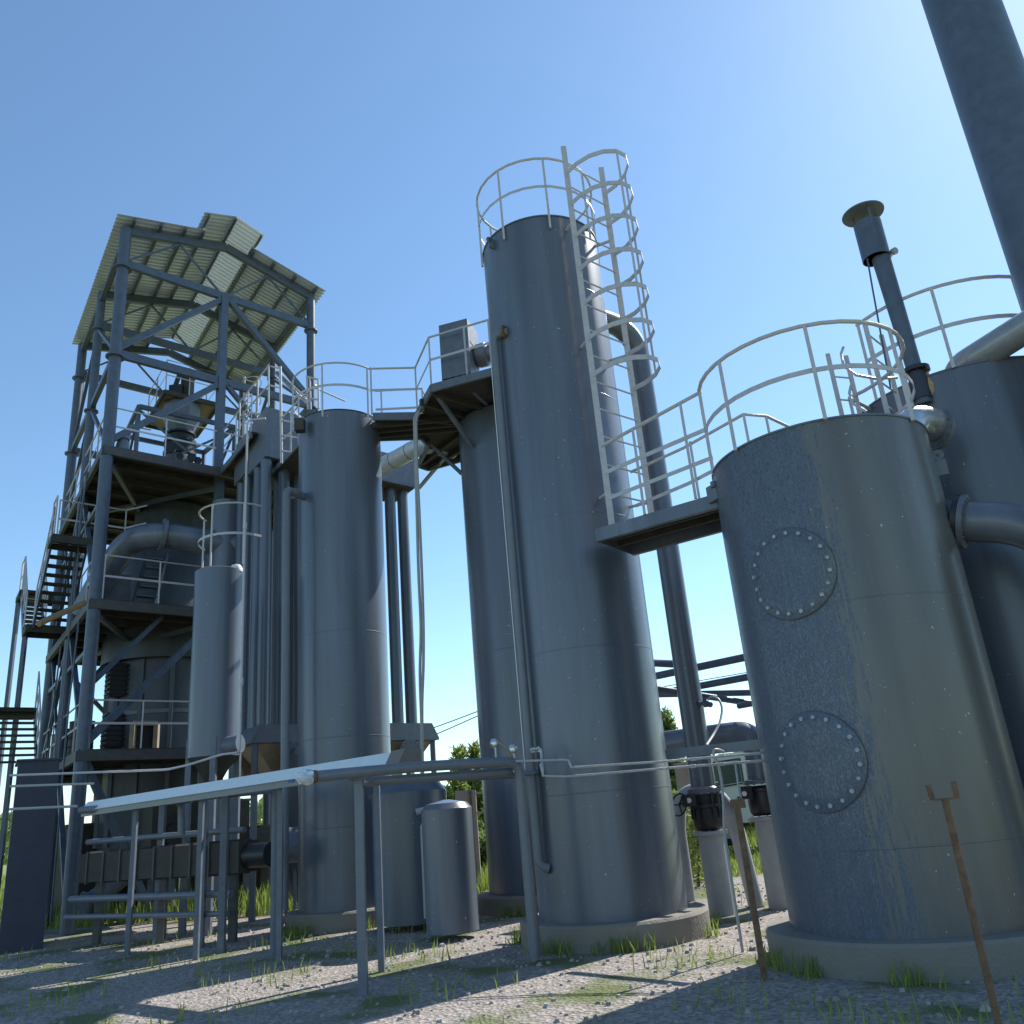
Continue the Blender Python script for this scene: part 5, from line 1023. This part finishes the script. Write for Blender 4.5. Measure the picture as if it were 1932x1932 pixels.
shrub('willow_shrub', 'lower part-hidden bush to the left in the gap between the tanks', *AZ(-.112, 31, 0).xy, 1.4, 3.1, 6000, m_leaf2, leaf=.12, seed=5)
shrub('leafy_shrub', 'leafy bush behind the white truck', *AZ(.225, 33, 0).xy, 4.0, 3.0, 12000, m_leaf2, leaf=.13, seed=6)
shrub('leafy_shrub', 'thin shoots beside the left edge of the patchy tank', *AZ(.249, 30, 0).xy, .8, 4.6, 2500, m_leaf, leaf=.10, seed=8)
shrub('leafy_shrub', 'dark leafy shrub behind the rusty gate panel', *AZ(-.066, 24, 0).xy, 1.5, 1.55, 5000, m_leaf, leaf=.09, seed=9)
shrub('leafy_shrub', 'dry reddish stalky shrub between the tower foot and the grey pillar', *AZ(.152, 18, 0).xy, .8, 1.8, 3500, m_leaf2, leaf=.06, seed=10)
for i, (az, d, w, h) in enumerate(((-.43, 34, 3.2, 1.9), (-.39, 36, 3.5, 1.9), (-.34, 38, 4, 1.9), (-.21, 36, 3, 2.0), (.33, 40, 5, 3.2), (.60, 42, 6, 3.4))):
    shrub('field_bush', ['low bush seen under the left frame deck', 'low bush behind the middle of the left frame foot', 'low bush behind the small tank legs', 'low bush glimpsed left of the railed tank foot', 'far bush hidden low behind the patchy tank', 'far bush low at the right edge'][i], *AZ(az, d, 0).xy, w, h, 5000, m_leaf2, leaf=.12, seed=20 + i)
# grass
random.seed(11); gr = MB()
for i in range(60000):
    az = random.uniform(-.62, .66); d = 19 + 34 * random.random() ** 1.6; x, y = d * sin(az), d * cos(az)
    if y < 18 + abs(x) * .2: continue
    blades(gr, V(x, y, ground_z(x, y) - .02), random.uniform(.12, .3 if .185 < az < .26 and d < 27 else .6), .018, .14)
for i in range(7000):
    x, y = random.uniform(-9, 8), random.uniform(6, 17); k = sin(x * 1.7 + 2 * sin(y)) * sin(y * 1.3 + x)
    if k > .35: blades(gr, V(x, y, 0), random.uniform(.04, .22), .008, .07)
for cx_, cy_, r_ in ((AX, AY, 1.47), (TX, TY, 1.22), (CX, CY, 1.32), (BX, BY, 1.07), (EX, EY, 1.62)):
    for i in range(900):
        a = random.uniform(0, 2 * pi)
        if sin(a * 3 + cx_) + sin(a * 7 + cy_) < .1: continue
        q = r_ + abs(random.gauss(0, .09)); blades(gr, V(cx_ + q * cos(a), cy_ + q * sin(a), 0), random.uniform(.04, .24), .009, .08)
tag(gr.build('meadow_grass', m_grass), None, None, kind='stuff'); 
# far treeline
random.seed(31); tl = MB()
for i in range(26000):
    az = random.uniform(-.75, .75); d = random.uniform(140, 175); prof_ = 5.0 + 2.2 * sin(az * 31) + 1.8 * sin(az * 83 + 1) + 1.0 * sin(az * 190)
    z = random.uniform(-.2, max(1.2, prof_)) ; p = AZ(az, d, z + .5); a = random.uniform(0, 2 * pi); s_ = random.uniform(.3, .8); q = len(tl.v); t_ = V(cos(a), sin(a), random.uniform(-.5, .5)) * s_
    tl.v += [p - t_, p + t_, p + V(random.uniform(-.3, .3), .2, s_ * 1.4)]; tl.f.append((q, q + 1, q + 2))
tag(tl.build('far_woods', m_leaf), 'distant line of trees on the horizon beyond the meadow', 'woods', None, 'stuff')
# concrete fence panel / gate
gp = D(V6, 1110, 800, 20.0); gt = thing('rusty_gate', V(gp.x, gp.y, ground_z(gp.x, gp.y)), 'brownish sheet panel with rusty frame and rails, seen under the low pipes', 'gate')
def GP(u, v, o=0): return D(V6, u, v, 20.0 + o)
b = MB(); P = [GP(1050, 672), GP(1135, 668), GP(1135, 960), GP(1050, 960)]; c = sum(P, V(0, 0, 0)) / 4; c.z = (P[0].z + gt.location.z) / 2; MB().obox(c, (P[1] - P[0]) * .9, (0, .02, 0), (0, 0, (P[0].z - gt.location.z) / 2)).build('panel', m_wall, gt)
a = GP(1140, 670); MB().bar(V(a.x, a.y - .03, gt.location.z), V(a.x, a.y - .03, a.z), .05).build('frame_post', m_rust, gt)
a = GP(1165, 670); MB().bar(V(a.x, a.y + .03, gt.location.z), V(a.x, a.y + .03, a.z), .14, .1).build('frame_post', m_wall, gt)
for v in (695, 865): a, c = GP(1150, v), GP(1265, v - 10); MB().bar(a, c + (c - a) * .5, .03, .05).build('rail', m_tan, gt)
cp = D(V7, 460, 700, 18.5); tag(MB().bar(V(cp.x, cp.y, ground_z(cp.x, cp.y) - .05), V(cp.x, cp.y, D(V7, 450, 530, 18.5).z), .30, .25).build('concrete_pillar', m_wall), 'plain grey concrete pillar behind the thick pipe right of the tower', 'pillar')
# scaffold-like distant mast
for i, (u, v, d, h) in enumerate(((455, 1655, 60, 5.2), (500, 1600, 60, 5.6))):
    p = D(W2, u, v, d); t = thing('utility_pole', V(p.x, p.y, ground_z(p.x, p.y)), ['distant pole with crossarm seen low under the left deck', 'farther right distant pole seen low under the left deck'][i], 'pole', 'distant poles')
    MB().cyl(V(p.x, p.y, ground_z(p.x, p.y)), p + V(0, 0, .9), .09, n=10).build('mast', m_wood, t)
    for z in (.7, .45): MB().bar(p + V(-.7, 0, z), p + V(.7, 0, z), .08).build('crossarm', m_wood, t)
# overhead wires
wires = [((W4, 960, 742), (W6, 1265, 195), 40, 40, .012, 'single thin overhead wire crossing high behind the towers'), ((W6, 640, 930), (W6, 1390, 803), 32, 32, .016, 'overhead cable behind the crossing pipes right of the tower'),
         ((W4, 1080, 1215), (W4, 1420, 1088), 30, 30, .018, 'upper dark cable in the gap left of the column'), ((W4, 1110, 1257), (W4, 1420, 1120), 30, 30, .018, 'lower dark cable in the gap left of the column'), ((W4, 1000, 1212), (W4, 1420, 1128), 34, 34, .009, 'thinnest cable in the gap left of the column')]
for (W, u, v), (X, s, t), d0, d1, r_, lb in wires:
    a, c = D(W, u, v, d0), D(X, s, t, d1); e = c - a; tag(MB().tube([a - e * (.6 if r_ > .012 else .0), a, a.lerp(c, .5) - V(0, 0, .03 * e.length * .1), c, c + e * .6], r_, 6).build('overhead_wire', m_cable), lb, 'wire', 'overhead wires')
bpy.context.view_layer.update()
